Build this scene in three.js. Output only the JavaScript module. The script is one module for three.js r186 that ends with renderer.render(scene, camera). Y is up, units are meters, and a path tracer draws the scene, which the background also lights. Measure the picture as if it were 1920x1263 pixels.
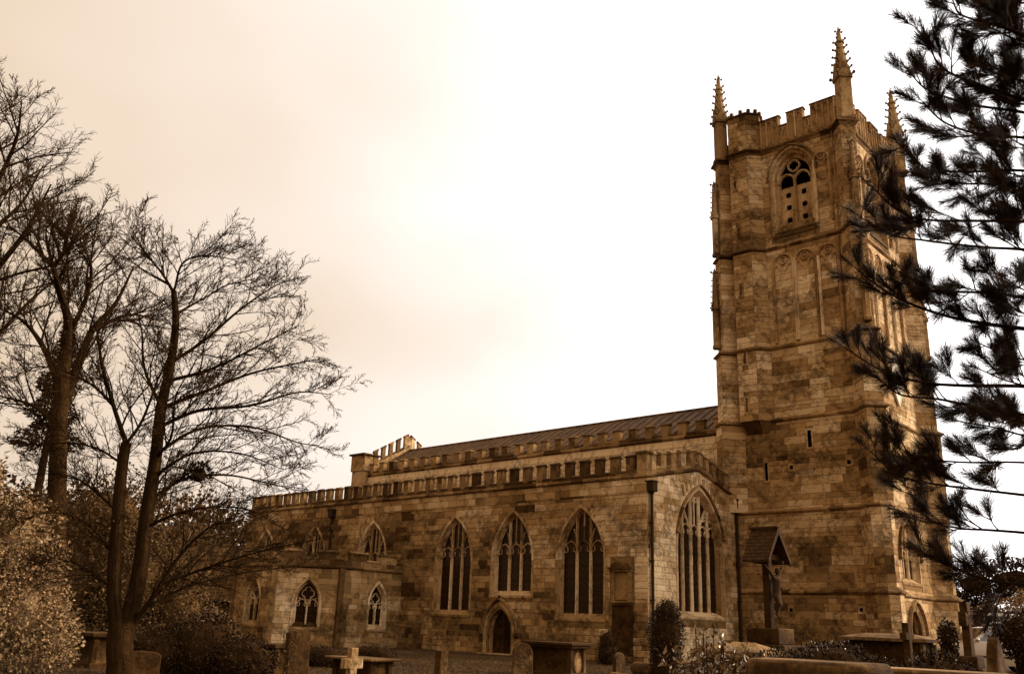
import * as THREE from 'three';
import { ImprovedNoise } from 'three/addons/math/ImprovedNoise.js';
import { MarchingCubes } from 'three/addons/objects/MarchingCubes.js';
import { toCreasedNormals } from 'three/addons/utils/BufferGeometryUtils.js';

// ---------------------------------------------------------------- camera, sky, sun, exposure
const scene = new THREE.Scene();
const V = (x, y, z) => new THREE.Vector3(x, y, z);
const CAM = V(25.43, 1.33, 38.31);
const AX_R = V(0.74612527, 0.03567482, -0.66484915), AX_U = V(0.17633251, 0.95231899, 0.24898874), AX_F = V(-0.64203109, 0.30301131, -0.70425863);
const camera = new THREE.PerspectiveCamera(2 * Math.atan(631.5 / 1702.29) * 180 / Math.PI, 1920 / 1263, 0.1, 900);
camera.position.copy(CAM);
camera.quaternion.setFromRotationMatrix(new THREE.Matrix4().makeBasis(AX_R, AX_U, AX_F.clone().negate()));
scene.add(camera);
const renderer = new THREE.WebGLRenderer({ antialias: true });
renderer.setSize(1024, 673);
renderer.toneMapping = THREE.LinearToneMapping;
renderer.toneMappingExposure = 1.12;
renderer.shadowMap.enabled = true;

const SUN = V(0.55, 0.42, -0.72).normalize();   // low winter sun from the south-west, to the right of the frame
const sun = new THREE.DirectionalLight(new THREE.Color(1.0, 0.85, 0.66), 2.8);
sun.position.copy(SUN).multiplyScalar(120);
sun.castShadow = true; sun.shadow.radius = 9;
sun.shadow.mapSize.set(2048, 2048);
Object.assign(sun.shadow.camera, { left: -70, right: 70, top: 70, bottom: -70, near: 1, far: 300 });
scene.add(sun, sun.target);

{ // hazy bright sky: veiled light spreading from the sun's side, duller cloud away from it
  const W = 1024, H = 512, d = new Float32Array(W * H * 4), im = new ImprovedNoise();
  for (let j = 0; j < H; j++) for (let i = 0; i < W; i++) {
    const el = ((j + 0.5) / H - 0.5) * Math.PI, az = ((i + 0.5) / W - 0.5) * 2 * Math.PI;
    const x = Math.cos(el) * Math.cos(az), y = Math.sin(el), z = Math.cos(el) * Math.sin(az);
    const th = Math.acos(Math.max(-1, Math.min(1, x * SUN.x + y * SUN.y + z * SUN.z))) * 180 / Math.PI;
    let L = 0.575 + 2.3 * Math.exp(-Math.pow(th / 46, 2)) + 0.20 * Math.exp(-Math.pow(th / 100, 4)) + 1.6 * Math.exp(-Math.pow(th / 12, 2));
    const yy = Math.max(y, 0);
    L *= 1 + 0.11 * im.noise(x * 2.2 / (0.35 + yy), yy * 4, z * 2.2 / (0.35 + yy)) + 0.05 * im.noise(x * 5, y * 8, z * 5 + 7) + 0.025 * im.noise(x * 13, y * 22, z * 13);
    L *= 1 + 0.16 * Math.exp(-yy * 5);                     // paler towards the horizon
    const s0 = Math.min(1, Math.max(0, (L - 0.64) / 0.50)), s = s0 * (1.6 - 0.6 * s0), k = (j * W + i) * 4;
    const g = 0.76 + 0.195 * s, b = 0.535 + 0.41 * s;
    const dn = y < 0 ? Math.max(0.12, 1 + y * 6) : 1;      // below the horizon: ground, not sky
    d[k] = L * dn * 1.10; d[k + 1] = L * g * dn * 1.10; d[k + 2] = L * b * dn * 1.10; d[k + 3] = 1;
  }
  const t = new THREE.DataTexture(d, W, H, THREE.RGBAFormat, THREE.FloatType);
  t.mapping = THREE.EquirectangularReflectionMapping; t.magFilter = THREE.LinearFilter; t.minFilter = THREE.LinearFilter; t.needsUpdate = true;
  scene.background = t; scene.environment = t;
}

// ---------------------------------------------------------------- helpers
function rng(a) { return () => { a |= 0; a = a + 0x6D2B79F5 | 0; let t = Math.imul(a ^ a >>> 15, 1 | a); t = t + Math.imul(t ^ t >>> 7, 61 | t) ^ t; return ((t ^ t >>> 14) >>> 0) / 4294967296; }; }
const IN = new ImprovedNoise();
const n3 = (x, y, z) => IN.noise(x, y, z);
const fbm = (x, y, z, o = 4) => { let s = 0, a = 0.5, f = 1; for (let i = 0; i < o; i++) { s += a * n3(x * f + 3.1 * i, y * f - 7.7 * i, z * f + 1.3 * i); a *= 0.5; f *= 2.03; } return s; };
const lerp = (a, b, t) => a + (b - a) * t, clamp = (x, a = 0, b = 1) => Math.max(a, Math.min(b, x));
const sstep = (a, b, x) => { const t = clamp((x - a) / (b - a)); return t * t * (3 - 2 * t); };
const mix3 = (a, b, t) => [lerp(a[0], b[0], t), lerp(a[1], b[1], t), lerp(a[2], b[2], t)];
const Y = V(0, 1, 0);
function rayDir(px, py) { return AX_F.clone().multiplyScalar(1702.29).addScaledVector(AX_R, px - 960).addScaledVector(AX_U, 631.5 - py).normalize(); }
function spot(px, py, dist) { return CAM.clone().addScaledVector(rayDir(px, py), dist); }   // a place in the world seen at that bearing, that many metres away
function groundY(x, z) {
  const dx = x - CAM.x, dz = z - CAM.z, sd = dx * 0.86 - dz * 0.51, dist = Math.hypot(dx, dz);
  let h = -0.16 + 0.66 * sstep(-2, 3.5, sd) * sstep(2, 9, dist) - 0.26 * sstep(8, 13, sd) * sstep(25, 33, dist);
  h += 0.05 * fbm(x * 0.25, 3, z * 0.25) + 0.02 * n3(x * 1.3, 8, z * 1.3);
  h += 9 * sstep(90, 260, Math.hypot(x + 10, z + 10)) * sstep(0.1, 0.9, (-dx * 0.8 - dz * 0.1) / (dist + 1)) * 0.6;
  return h;
}
const names = {};
function numbered(n) { const k = names[n] = (names[n] ?? -1) + 1; return k ? `${n}_${String(k).padStart(3, '0')}` : n; }
function tag(o, label, category, group, kind) { o.userData.label = label; o.userData.category = category; if (group) o.userData.group = group; if (kind) o.userData.kind = kind; return o; }
function thing(name, label, category, group) { const o = new THREE.Group(); o.name = numbered(name); scene.add(o); return tag(o, label, category, group); }
function part(name, parent) { const o = new THREE.Group(); o.name = name; parent.add(o); return o; }
function sh(m) { m.castShadow = m.receiveShadow = true; return m; }

// mesh builder: flat quads and other geometries, collected into ONE mesh, uv in metres
class MB {
  constructor() { this.p = []; this.n = []; this.u = []; this.c = []; }
  v(P, N, c) {
    this.p.push(P.x, P.y, P.z); this.n.push(N.x, N.y, N.z); this.c.push(c[0], c[1], c[2]);
    if (Math.abs(N.y) > 0.75) this.u.push(P.x, P.z); else { const l = Math.hypot(N.x, N.z) || 1; this.u.push((P.x * N.z - P.z * N.x) / l + 3.7 * N.x, P.y); }
  }
  tri(a, b, c, col, col2, col3) { const n = V().subVectors(b, a).cross(V().subVectors(c, a)); const l = n.length(); if (l < 1e-9) return; n.divideScalar(l); this.v(a, n, col); this.v(b, n, col2 || col); this.v(c, n, col3 || col); }
  quad(a, b, c, d, col) {
    const n = V().subVectors(c, a).cross(V().subVectors(d, b)); const l = n.length(); if (l < 1e-10) return; n.divideScalar(l);
    const q = [a, b, c, a, c, d]; for (let i = 0; i < 6; i++) this.v(q[i], n, col);
  }
  geo(g, m, col = WH) {
    const h = g.index ? g.toNonIndexed() : g; const P = h.attributes.position, N = h.attributes.normal, nm = m ? new THREE.Matrix3().getNormalMatrix(m) : null;
    const a = V(), b = V(), f = typeof col === 'function';
    for (let i = 0; i < P.count; i++) { a.fromBufferAttribute(P, i); b.fromBufferAttribute(N, i); if (m) { a.applyMatrix4(m); b.applyMatrix3(nm).normalize(); } this.v(a, b, f ? col(a) : col); }
    return this;
  }
  box(cx, cy, cz, sx, sy, sz, col = WH, ry = 0, ch = 0.012) { // box with chamfered edges
    const m = new THREE.Matrix4().makeRotationY(ry).setPosition(cx, cy, cz); return this.geo(chamferBox(sx, sy, sz, ch), m, col);
  }
  mesh(name, mat, parent, kind) {
    const g = new THREE.BufferGeometry();
    g.setAttribute('position', new THREE.Float32BufferAttribute(this.p, 3)); g.setAttribute('normal', new THREE.Float32BufferAttribute(this.n, 3));
    g.setAttribute('uv', new THREE.Float32BufferAttribute(this.u, 2)); g.setAttribute('color', new THREE.Float32BufferAttribute(this.c, 3));
    const o = sh(new THREE.Mesh(g, mat)); o.name = name; if (parent) parent.add(o); if (kind) o.userData.kind = kind; return o;
  }
}
const WH = [1, 1, 1];
function chamferBox(sx, sy, sz, c) { // convex: six faces, twelve edge strips, eight corners
  c = Math.min(c, sx * 0.45, sy * 0.45, sz * 0.45); const h = [sx / 2, sy / 2, sz / 2], pos = [], P = (x, y, z) => [x, y, z];
  const add = (a, b, d, e) => { const u = V(...b).sub(V(...a)), w = V(...(e || d)).sub(V(...a)), n = u.cross(w); const mid = V(...a).add(V(...d)); const f = n.dot(mid) < 0; const q = e ? (f ? [a, d, b, a, e, d] : [a, b, d, a, d, e]) : (f ? [a, d, b] : [a, b, d]); for (const t of q) pos.push(...t); };
  for (let ax = 0; ax < 3; ax++) for (const s of [-1, 1]) { const b = (ax + 1) % 3, d = (ax + 2) % 3, q = (i, j) => { const r = [0, 0, 0]; r[ax] = s * h[ax]; r[b] = i * (h[b] - c); r[d] = j * (h[d] - c); return r; }; add(q(-1, -1), q(1, -1), q(1, 1), q(-1, 1)); }
  for (let ax = 0; ax < 3; ax++) { const b = (ax + 1) % 3, d = (ax + 2) % 3; for (const s of [-1, 1]) for (const t of [-1, 1]) { const q = (k, first) => { const r = [0, 0, 0]; r[ax] = k * (h[ax] - c); r[b] = s * (first ? h[b] : h[b] - c); r[d] = t * (first ? h[d] - c : h[d]); return r; }; add(q(-1, 1), q(1, 1), q(1, 0), q(-1, 0)); } }
  for (const x of [-1, 1]) for (const y of [-1, 1]) for (const z of [-1, 1]) add(P(x * h[0], y * (h[1] - c), z * (h[2] - c)), P(x * (h[0] - c), y * h[1], z * (h[2] - c)), P(x * (h[0] - c), y * (h[1] - c), z * h[2]));
  const g = new THREE.BufferGeometry(); g.setAttribute('position', new THREE.Float32BufferAttribute(pos, 3)); g.computeVertexNormals(); return g;
}
// sweep a profile [[out, up], ...] along a plan path [[x, z, y?], ...]; "out" lies to the left of the walk
function sweep(mb, path, y, prof, col, closed = false) {
  const n = path.length, seg = (i) => { const a = path[(i + n) % n], b = path[(i + 1) % n]; const l = Math.hypot(b[0] - a[0], b[1] - a[1]) || 1; return [-(b[1] - a[1]) / l * -1 * -1, (b[0] - a[0]) / l]; };
  const rings = [];
  for (let i = 0; i < n; i++) {
    let o; const p = path[i];
    if (!closed && i === 0) o = seg(0); else if (!closed && i === n - 1) o = seg(n - 2);
    else { const a = seg(i - 1), b = seg(i), d = 1 + a[0] * b[0] + a[1] * b[1]; o = d < 0.2 ? b : [(a[0] + b[0]) / d, (a[1] + b[1]) / d]; }
    rings.push(prof.map(([q, u]) => V(p[0] + o[0] * q, (p[2] ?? y) + u, p[1] + o[1] * q)));
  }
  const m = closed ? n : n - 1, C = typeof col === 'function' ? col : () => col;
  for (let i = 0; i < m; i++) { // cut long runs so that tone can vary along them
    const A = rings[i], B = rings[(i + 1) % n], L = A[0].distanceTo(B[0]), k = Math.max(1, Math.round(L / 0.8));
    for (let s = 0; s < k; s++) for (let j = 0; j < prof.length - 1; j++) {
      const a = A[j].clone().lerp(B[j], s / k), b = A[j].clone().lerp(B[j], (s + 1) / k), c = A[j + 1].clone().lerp(B[j + 1], (s + 1) / k), d = A[j + 1].clone().lerp(B[j + 1], s / k);
      mb.quad(a, b, c, d, C(a));
    }
  }
  if (!closed) for (const [r, f] of [[rings[0], 1], [rings[n - 1], 0]]) for (let j = 1; j < r.length - 1; j++) f ? mb.tri(r[0], r[j], r[j + 1], C(r[0])) : mb.tri(r[0], r[j + 1], r[j], C(r[0]));
}
// wall frame: u along the wall, v up, d out of the wall
class Frame {
  constructor(x, z, dx, dz) { const l = Math.hypot(dx, dz); this.O = V(x, 0, z); this.U = V(dx / l, 0, dz / l); this.N = V(-dz / l, 0, dx / l); }
  at(u, v, d = 0) { return this.O.clone().addScaledVector(this.U, u).addScaledVector(this.N, d).setY(v); }
  matrix(u, v, d = 0) { return new THREE.Matrix4().makeBasis(this.U, Y, this.N).setPosition(this.at(u, v, d)); }
}
// pointed arch of half width a and rise r, over the springing
const archR = (a, r) => (a * a + r * r) / (2 * a);
const archHalf = (a, r, v) => { const R = archR(a, r); return v >= r ? 0 : (a - R) + Math.sqrt(Math.max(0, R * R - v * v)); };
const archTop = (a, r, u) => { const R = archR(a, r), x = Math.abs(u) - (a - R); return Math.sqrt(Math.max(0, R * R - x * x)); };
function archPts(uc, sill, spring, a, r, n = 12) { // outline, from the left foot over the apex to the right foot
  const R = archR(a, r), out = [[uc - a, sill]], end = Math.atan2(r, R - a);
  for (let i = 0; i <= n; i++) { const t = end * i / n; out.push([uc - a + R - R * Math.cos(t), spring + R * Math.sin(t)]); }
  for (let i = n - 1; i >= 0; i--) { const t = end * i / n; out.push([uc + a - R + R * Math.cos(t), spring + R * Math.sin(t)]); }
  out.push([uc + a, sill]); return out;
}
// bar with a chamfered nose, following [[u, v], ...] in a wall frame
function bar(mb, F, pts, w, back, front, col, closed = false) {
  const n = pts.length, rings = [];
  const mid = lerp(back, front, 0.45), sec = [[-w / 2, back], [-w / 2, mid], [-w * 0.2, front], [w * 0.2, front], [w / 2, mid], [w / 2, back]];
  for (let i = 0; i < n; i++) {
    const a = pts[closed ? (i - 1 + n) % n : Math.max(0, i - 1)], b = pts[closed ? (i + 1) % n : Math.min(n - 1, i + 1)], l = Math.hypot(b[0] - a[0], b[1] - a[1]) || 1;
    const ox = (b[1] - a[1]) / l, oy = -(b[0] - a[0]) / l;
    rings.push(sec.map(([q, d]) => F.at(pts[i][0] + ox * q, pts[i][1] + oy * q, d)));
  }
  const C = typeof col === 'function' ? col : () => col;
  for (let i = 0; i < (closed ? n : n - 1); i++) { const A = rings[i], B = rings[(i + 1) % n]; for (let j = 0; j < 5; j++) mb.quad(A[j], A[j + 1], B[j + 1], B[j], C(A[j])); }
  if (!closed) for (const r of [rings[0], rings[n - 1]]) { mb.quad(r[0], r[1], r[4], r[5], C(r[0])); mb.quad(r[1], r[2], r[3], r[4], C(r[0])); }
}
// flat outlines pushed to a thickness in a wall frame
function slab(mb, F, outline, d0, d1, col, holes = []) {
  const s = new THREE.Shape(outline.map(([x, y]) => new THREE.Vector2(x, y)));
  for (const h of holes) s.holes.push(new THREE.Path(h.map(([x, y]) => new THREE.Vector2(x, y))));
  mb.geo(new THREE.ExtrudeGeometry(s, { depth: d1 - d0, bevelEnabled: false }), F.matrix(0, 0, 0).multiply(new THREE.Matrix4().makeTranslation(0, 0, d0)), col);
}

// ---------------------------------------------------------------- materials (the photograph is toned brown throughout, and so are these)
function tileNoise(seed) { // periodic value noise
  const r = rng(seed), N = 256, t = new Float32Array(N * N).map(() => r());
  return (x, y, per) => { const xi = Math.floor(x), yi = Math.floor(y), fx = x - xi, fy = y - yi, sx = fx * fx * (3 - 2 * fx), sy = fy * fy * (3 - 2 * fy), g = (a, b) => t[(((b % per) + per) % per) * N + (((a % per) + per) % per)]; return lerp(lerp(g(xi, yi), g(xi + 1, yi), sx), lerp(g(xi, yi + 1), g(xi + 1, yi + 1), sx), sy); };
}
function mapTex(S, metres, fn, srgb = true) { // fn(x, y in 0..1) -> [r, g, b] 0..1
  const d = new Uint8Array(S * S * 4); for (let j = 0; j < S; j++) for (let i = 0; i < S; i++) { const c = fn(i / S, j / S), k = (j * S + i) * 4; d[k] = clamp(c[0]) * 255; d[k + 1] = clamp(c[1]) * 255; d[k + 2] = clamp(c[2]) * 255; d[k + 3] = 255; }
  const t = new THREE.DataTexture(d, S, S); t.wrapS = t.wrapT = THREE.RepeatWrapping; t.magFilter = THREE.LinearFilter; t.minFilter = THREE.LinearMipmapLinearFilter; t.generateMipmaps = true; t.repeat.set(1 / metres, 1 / metres); if (srgb) t.colorSpace = THREE.SRGBColorSpace; t.needsUpdate = true; return t;
}
const tn1 = tileNoise(11), tn2 = tileNoise(23);
const tf = (tn, x, y, f0, o) => { let s = 0, a = 0.5, f = f0; for (let i = 0; i < o; i++) { s += a * tn(x * f, y * f, f); a *= 0.55; f *= 2; } return s; };
const stoneH = (x, y) => { const a = tf(tn1, x, y, 12, 5), b = tf(tn2, x, y, 64, 3), pit = sstep(0.60, 0.72, tf(tn2, x + 0.3, y + 0.1, 48, 2)); return a * 0.7 + b * 0.4 - pit * 0.35; };
const TILE = 4.6;
const stoneMap = mapTex(1024, TILE, (x, y) => {
  const w = (tf(tn2, x, y, 4, 3) - 0.45) * 0.12, a = tf(tn1, x + w, y - w, 4, 6), b = tf(tn2, x + 0.5, y + 0.2, 96, 2), c = tf(tn1, x + 0.7, y + 0.1, 24, 4), run = tf(tn2, x * 1 + 0.2, y * 0.125 * 1, 64, 1);
  const crust = sstep(0.50, 0.60, tf(tn2, x - w, y + w, 12, 5)), pale = sstep(0.55, 0.63, tf(tn1, x + 0.4 + w, y + 0.7, 20, 4)), pit = sstep(0.56, 0.66, tf(tn2, x + 0.3, y + 0.6, 64, 3));
  const v = 0.90 + (a - 0.47) * 0.62 + (b - 0.38) * 0.34 + (c - 0.46) * 0.30 - crust * 0.16 + pale * 0.16 - pit * 0.10; return [v, v * (0.985 + 0.02 * pale), v * (0.955 + 0.06 * pale)];
});
const stoneBump = mapTex(1024, TILE, (x, y) => { const h = 0.5 + (stoneH(x, y) - 0.5) * 0.8; return [h, h, h]; }, false);
const M = {}, WARM = new THREE.Color().setRGB(1, 0.62, 0.3);
M.stone = new THREE.MeshPhysicalMaterial({ name: 'limestone', specularIntensity: 0.3, specularColor: WARM, map: stoneMap, bumpMap: stoneBump, bumpScale: 0.045, roughness: 0.95, vertexColors: true });
M.mortar = new THREE.MeshPhysicalMaterial({ name: 'lime_mortar', specularIntensity: 0.3, specularColor: WARM, color: new THREE.Color().setRGB(0.23, 0.125, 0.045), map: stoneMap, bumpMap: stoneBump, bumpScale: 0.02, roughness: 1, vertexColors: true });
M.lead = new THREE.MeshPhysicalMaterial({ name: 'sheet_lead', specularIntensity: 0.3, specularColor: WARM, color: new THREE.Color().setRGB(0.13, 0.066, 0.024), map: stoneMap, roughness: 0.75, bumpMap: stoneBump, bumpScale: 0.006 });
M.iron = new THREE.MeshPhysicalMaterial({ name: 'cast_iron', color: new THREE.Color().setRGB(0.02, 0.009, 0.003), roughness: 0.6, specularIntensity: 0.4, specularColor: WARM });
M.wood = new THREE.MeshPhysicalMaterial({ name: 'dark_oak', color: new THREE.Color().setRGB(0.05, 0.022, 0.007), map: stoneMap, roughness: 0.9, specularIntensity: 0.25, specularColor: WARM, vertexColors: true });
const leadTex = mapTex(256, 0.36, (x, y) => { const u = (x + y) * 3 % 1, w = (x - y + 2) * 3 % 1, l = Math.min(u, 1 - u) < 0.05 || Math.min(w, 1 - w) < 0.05, q = tn1(Math.floor((x + y) * 3) * 1.0, Math.floor((x - y + 2) * 3) * 1.0, 16); return l ? [0.27, 0.16, 0.08] : [0.04 + 0.16 * q * q, 0.025 + 0.09 * q * q, 0.01 + 0.04 * q * q]; });
M.glass = new THREE.MeshPhysicalMaterial({ name: 'leaded_glass', map: leadTex, roughness: 0.25, metalness: 0, specularIntensity: 0.3, specularColor: WARM });

// limestone tone at a place: weathered patches with an outline, and each block its own shade
const ST = { dk: [0.066, 0.030, 0.0085], md: [0.375, 0.208, 0.078], lt: [0.74, 0.510, 0.275] };
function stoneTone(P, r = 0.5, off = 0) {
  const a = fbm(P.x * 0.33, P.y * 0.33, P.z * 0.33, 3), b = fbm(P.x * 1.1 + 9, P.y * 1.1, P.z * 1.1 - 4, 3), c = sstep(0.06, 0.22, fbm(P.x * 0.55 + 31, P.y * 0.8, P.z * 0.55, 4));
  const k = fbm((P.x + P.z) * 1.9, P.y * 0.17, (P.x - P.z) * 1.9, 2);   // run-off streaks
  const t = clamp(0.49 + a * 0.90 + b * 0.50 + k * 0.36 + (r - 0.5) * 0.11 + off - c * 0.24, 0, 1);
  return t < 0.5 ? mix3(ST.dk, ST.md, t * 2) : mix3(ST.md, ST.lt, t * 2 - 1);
}
const tone = (off = 0, r = 0.5) => (P) => stoneTone(P, r, off);
// ---------------------------------------------------------------- the church
const church = thing('church', 'battlemented medieval stone church with a tall pinnacled tower and traceried windows', 'church');
const SHOWN = [], REST = new MB();   // the stones that show largest become parts; all others one part
// coursed stones on a wall frame; limit(u) cuts the top, cuts are [v0, v1, (v) => [u0, u1]]
function stones(F, u0, u1, v0, v1, o = {}) {
  const R = rng(o.seed ?? Math.round((F.O.x * 31 + F.O.z * 17 + v0 * 7) * 10)), off = o.off ?? 0, hMin = o.hMin ?? 0.24, hMax = o.hMax ?? 0.38, lMin = o.lMin ?? 0.32, lMax = o.lMax ?? 0.85, lim = o.limit, cuts = o.cuts || [], prd = o.proud ?? 0.02, J = o.joint ?? 0.008;
  let v = v0;
  while (v < v1 - 0.05) {
    let h = lerp(hMin, hMax, R()); if (v1 - (v + h) < hMin * 0.7) h = v1 - v;
    let spans = [[u0, u1]];
    for (const [c0, c1, f] of cuts) { if (v + h <= c0 + 0.01 || v >= c1 - 0.01) continue; const q = f(clamp(v + h * 0.45, c0, c1)); if (!q) continue; spans = spans.flatMap(([a, b]) => q[1] <= a || q[0] >= b ? [[a, b]] : [[a, Math.min(b, q[0])], [Math.max(a, q[1]), b]].filter(([x, y]) => y - x > 0.04)); }
    for (const [a, b] of spans) {
      let u = a; const band = (R() - 0.5) * 0.4;
      while (u < b - 0.02) {
        let l = lerp(lMin, lMax, R()) * (h / hMin * 0.8); if (b - (u + l) < lMin * 0.6) l = b - u;
        const ua = u + J * 0.5, ub = u + l - J * 0.5, wob = o.rough ? o.rough : 0.004, q = () => (R() - 0.5) * 2 * wob;
        let tl = v + h - J * 0.5, tr = tl; if (lim) { tl = Math.min(tl, lim(ua) - 0.01); tr = Math.min(tr, lim(ub) - 0.01); }
        const bl = v + J * 0.5; u += l;
        if (tl < bl + 0.02 && tr < bl + 0.02) continue; tl = Math.max(tl, bl + 0.004); tr = Math.max(tr, bl + 0.004);
        const p = prd + (R() - 0.5) * 0.016 + (o.rough ? (R() - 0.5) * 0.05 : 0), ch = 0.008 + (o.rough ? 0.016 : 0);
        const c = [[ua + q(), bl + q()], [ub + q(), bl + q()], [ub + q(), tr + q()], [ua + q(), tl + q()]];
        const cc = Math.min(ch, (ub - ua) * 0.3, (Math.max(tl, tr) - bl) * 0.3), ins = [[cc, cc], [-cc, cc], [-cc, -cc], [cc, -cc]];
        const f = c.map(([x, y], i) => F.at(x + ins[i][0], Math.max(y + ins[i][1], bl), p)), bk = c.map(([x, y]) => F.at(x, y, -0.012));
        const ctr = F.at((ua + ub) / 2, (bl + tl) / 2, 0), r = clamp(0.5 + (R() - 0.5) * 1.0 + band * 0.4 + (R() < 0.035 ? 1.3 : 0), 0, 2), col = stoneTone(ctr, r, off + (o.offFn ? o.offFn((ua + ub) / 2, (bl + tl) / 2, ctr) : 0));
        const mb = (o.shown && SHOWN.length < 300 && o.shown((ua + ub) / 2, (bl + tl) / 2)) ? new MB() : REST;
        mb.quad(f[0], f[1], f[2], f[3], col); for (let i = 0; i < 4; i++) { const k = (i + 1) % 4; mb.quad(bk[i], bk[k], f[k], f[i], col); }
        if (mb !== REST) { SHOWN.push(mb); mb.mesh('stone', M.stone, o.parent); }
      }
    }
    v += h;
  }
}
const archCut = (uc, sill, spring, a, r, m = 0.02) => [sill - m, spring + r + m, (v) => v <= spring ? [uc - a - m, uc + a + m] : (() => { const w = archHalf(a, r, v - spring) + m; return [uc - w, uc + w]; })()];
const rectCut = (u0, u1, v0, v1) => [v0, v1, () => [u0, u1]];

// ---- traceried pointed window: uc, sill, spring, half width a, rise r of the opening in the wall's face
function gothicWindow(F, o) {
  const { uc, sill, spring, a, r, lights } = o, g = part('window', church), off = o.off ?? 0.16, T = tone(off + 0.08), rec = o.recess ?? 0.34, iw = o.splay ?? 0.16, ai = a - iw, ri = r * (ai / a), si = spring + (r - ri) * 0.25;
  const mw = o.mullion ?? 0.16, gd = -rec - 0.02;
  { // splayed surround: rings from the wall face back to the glass
    const mb = new MB(), A = archPts(uc, sill, spring, a, r, 14), B = archPts(uc, sill + 0.10, lerp(spring, si, 0.5), a - iw * 0.45, lerp(r, ri, 0.45), 14), C = archPts(uc, sill + 0.16, si, ai, ri, 14), D = archPts(uc, sill - 0.02, spring, a + 0.13, r + 0.17, 14);
    const lay = [[D, 0.034], [A, 0.04], [B, -0.13], [B, -0.17], [C, -rec], [C, gd - 0.06]];
    for (let k = 0; k < lay.length - 1; k++) for (let i = 0; i < A.length - 1; i++) { const [P, d] = lay[k], [Q, e] = lay[k + 1]; const p0 = F.at(P[i][0], P[i][1], d), p1 = F.at(P[i + 1][0], P[i + 1][1], d), q1 = F.at(Q[i + 1][0], Q[i + 1][1], e), q0 = F.at(Q[i][0], Q[i][1], e); mb.quad(p0, p1, q1, q0, stoneTone(p0, 0.5 + 0.35 * Math.sin(i * 7.3 + uc), off)); }
    for (let i = 0; i < A.length - 1; i++) { const e = F.at(D[i][0], D[i][1], 0.034), e2 = F.at(D[i + 1][0], D[i + 1][1], 0.034); mb.quad(F.at(D[i][0], D[i][1], -0.02), F.at(D[i + 1][0], D[i + 1][1], -0.02), e2, e, T(e)); }
    mb.mesh('surround', M.stone, g);
  }
  { const mb = new MB(); const P = [[-a - 0.14, sill - 0.2], [a + 0.14, sill - 0.2]]; // sloping sill
    const T = tone(-0.02), q = (u, v, d) => F.at(uc + u, v, d); mb.quad(q(P[0][0], sill - 0.16, 0.05), q(P[1][0], sill - 0.16, 0.05), q(P[1][0], sill - 0.04, 0.05), q(P[0][0], sill - 0.04, 0.05), T(q(0, sill, 0))); mb.quad(q(P[0][0], sill - 0.04, 0.05), q(P[1][0], sill - 0.04, 0.05), q(a - 0.02, sill + 0.22, gd), q(-a + 0.02, sill + 0.22, gd), T(q(0.4, sill, 0))); mb.quad(q(P[0][0], sill - 0.22, -0.01), q(P[1][0], sill - 0.22, -0.01), q(P[1][0], sill - 0.16, 0.05), q(P[0][0], sill - 0.16, 0.05), T(q(0, sill, 0)));
    for (const s of [0, 1]) { const u = P[s][0]; mb.quad(q(u, sill - 0.22, -0.01), q(u, sill - 0.16, 0.05), q(u, sill - 0.04, 0.05), q(u, sill + 0.02, -0.01), T(q(u, sill, 0))); } mb.mesh('sill', M.stone, g); }
  if (o.hood) { const mb = new MB(), A = archPts(uc, spring - 0.12, spring, a + 0.2, r + 0.26, 14).filter(([, v]) => v > (o.hoodFrom ?? -9)); bar(mb, F, A, 0.12, 0.0, 0.17, tone(-0.25)); for (const s of [-1, 1]) mb.geo(new THREE.SphereGeometry(0.12, 8, 6), F.matrix(s < 0 ? A[0][0] : A[A.length - 1][0], A[0][1] - 0.08, 0.1), tone(-0.15)); mb.mesh('hood_mould', M.stone, g); }
  // mullions and panes
  const n = lights, lw = 2 * ai / n, top = (u) => si + archTop(ai, ri, u - uc) + 0.04, spr = o.headAt ?? si - 0.15;
  for (let i = 1; i < n; i++) { const u = uc - ai + lw * i, mb = new MB(), e = o.oculus ? spr : Math.min(top(u), o.mullTop ? o.mullTop(i) : 99); bar(mb, F, [[u, sill + 0.1], [u, spr], [u, e]], mw, gd, gd + 0.15, T); mb.mesh('mullion', M.stone, g); }
  for (let i = 0; i < n; i++) { const a0 = uc - ai + lw * i - 0.02, a1 = a0 + lw + 0.04, P = [[a0, sill + 0.05], [a1, sill + 0.05]]; for (let k = 0; k <= 8; k++) { const u = lerp(a1, a0, k / 8); P.push([u, Math.max(sill + 0.3, si + archTop(ai + 0.03, ri + 0.03, clamp(u - uc, -ai, ai)))]); } const mb = new MB(); slab(mb, F, P, gd - 0.012, gd, WH); mb.mesh('pane', M.glass, g); }
  { const sb = new MB(); for (let v = sill + 0.75; v < spr; v += 0.62) sb.geo(new THREE.CylinderGeometry(0.013, 0.013, 2 * ai, 5), F.matrix(uc, v, gd + 0.02).multiply(new THREE.Matrix4().makeRotationZ(Math.PI / 2))); if (sb.p.length) sb.mesh('saddle_bars', M.iron, g, 'stuff'); }
  const mb = new MB(), tw = Math.min(0.085, mw * 0.75), cl = (P) => P.filter(([u, v]) => Math.abs(u - uc) < ai + 0.02 && v < top(u) + 0.05), B = (P, w = tw) => { const q = cl(P); if (q.length > 1) bar(mb, F, q, w, gd, gd + 0.085, T); };
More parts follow.
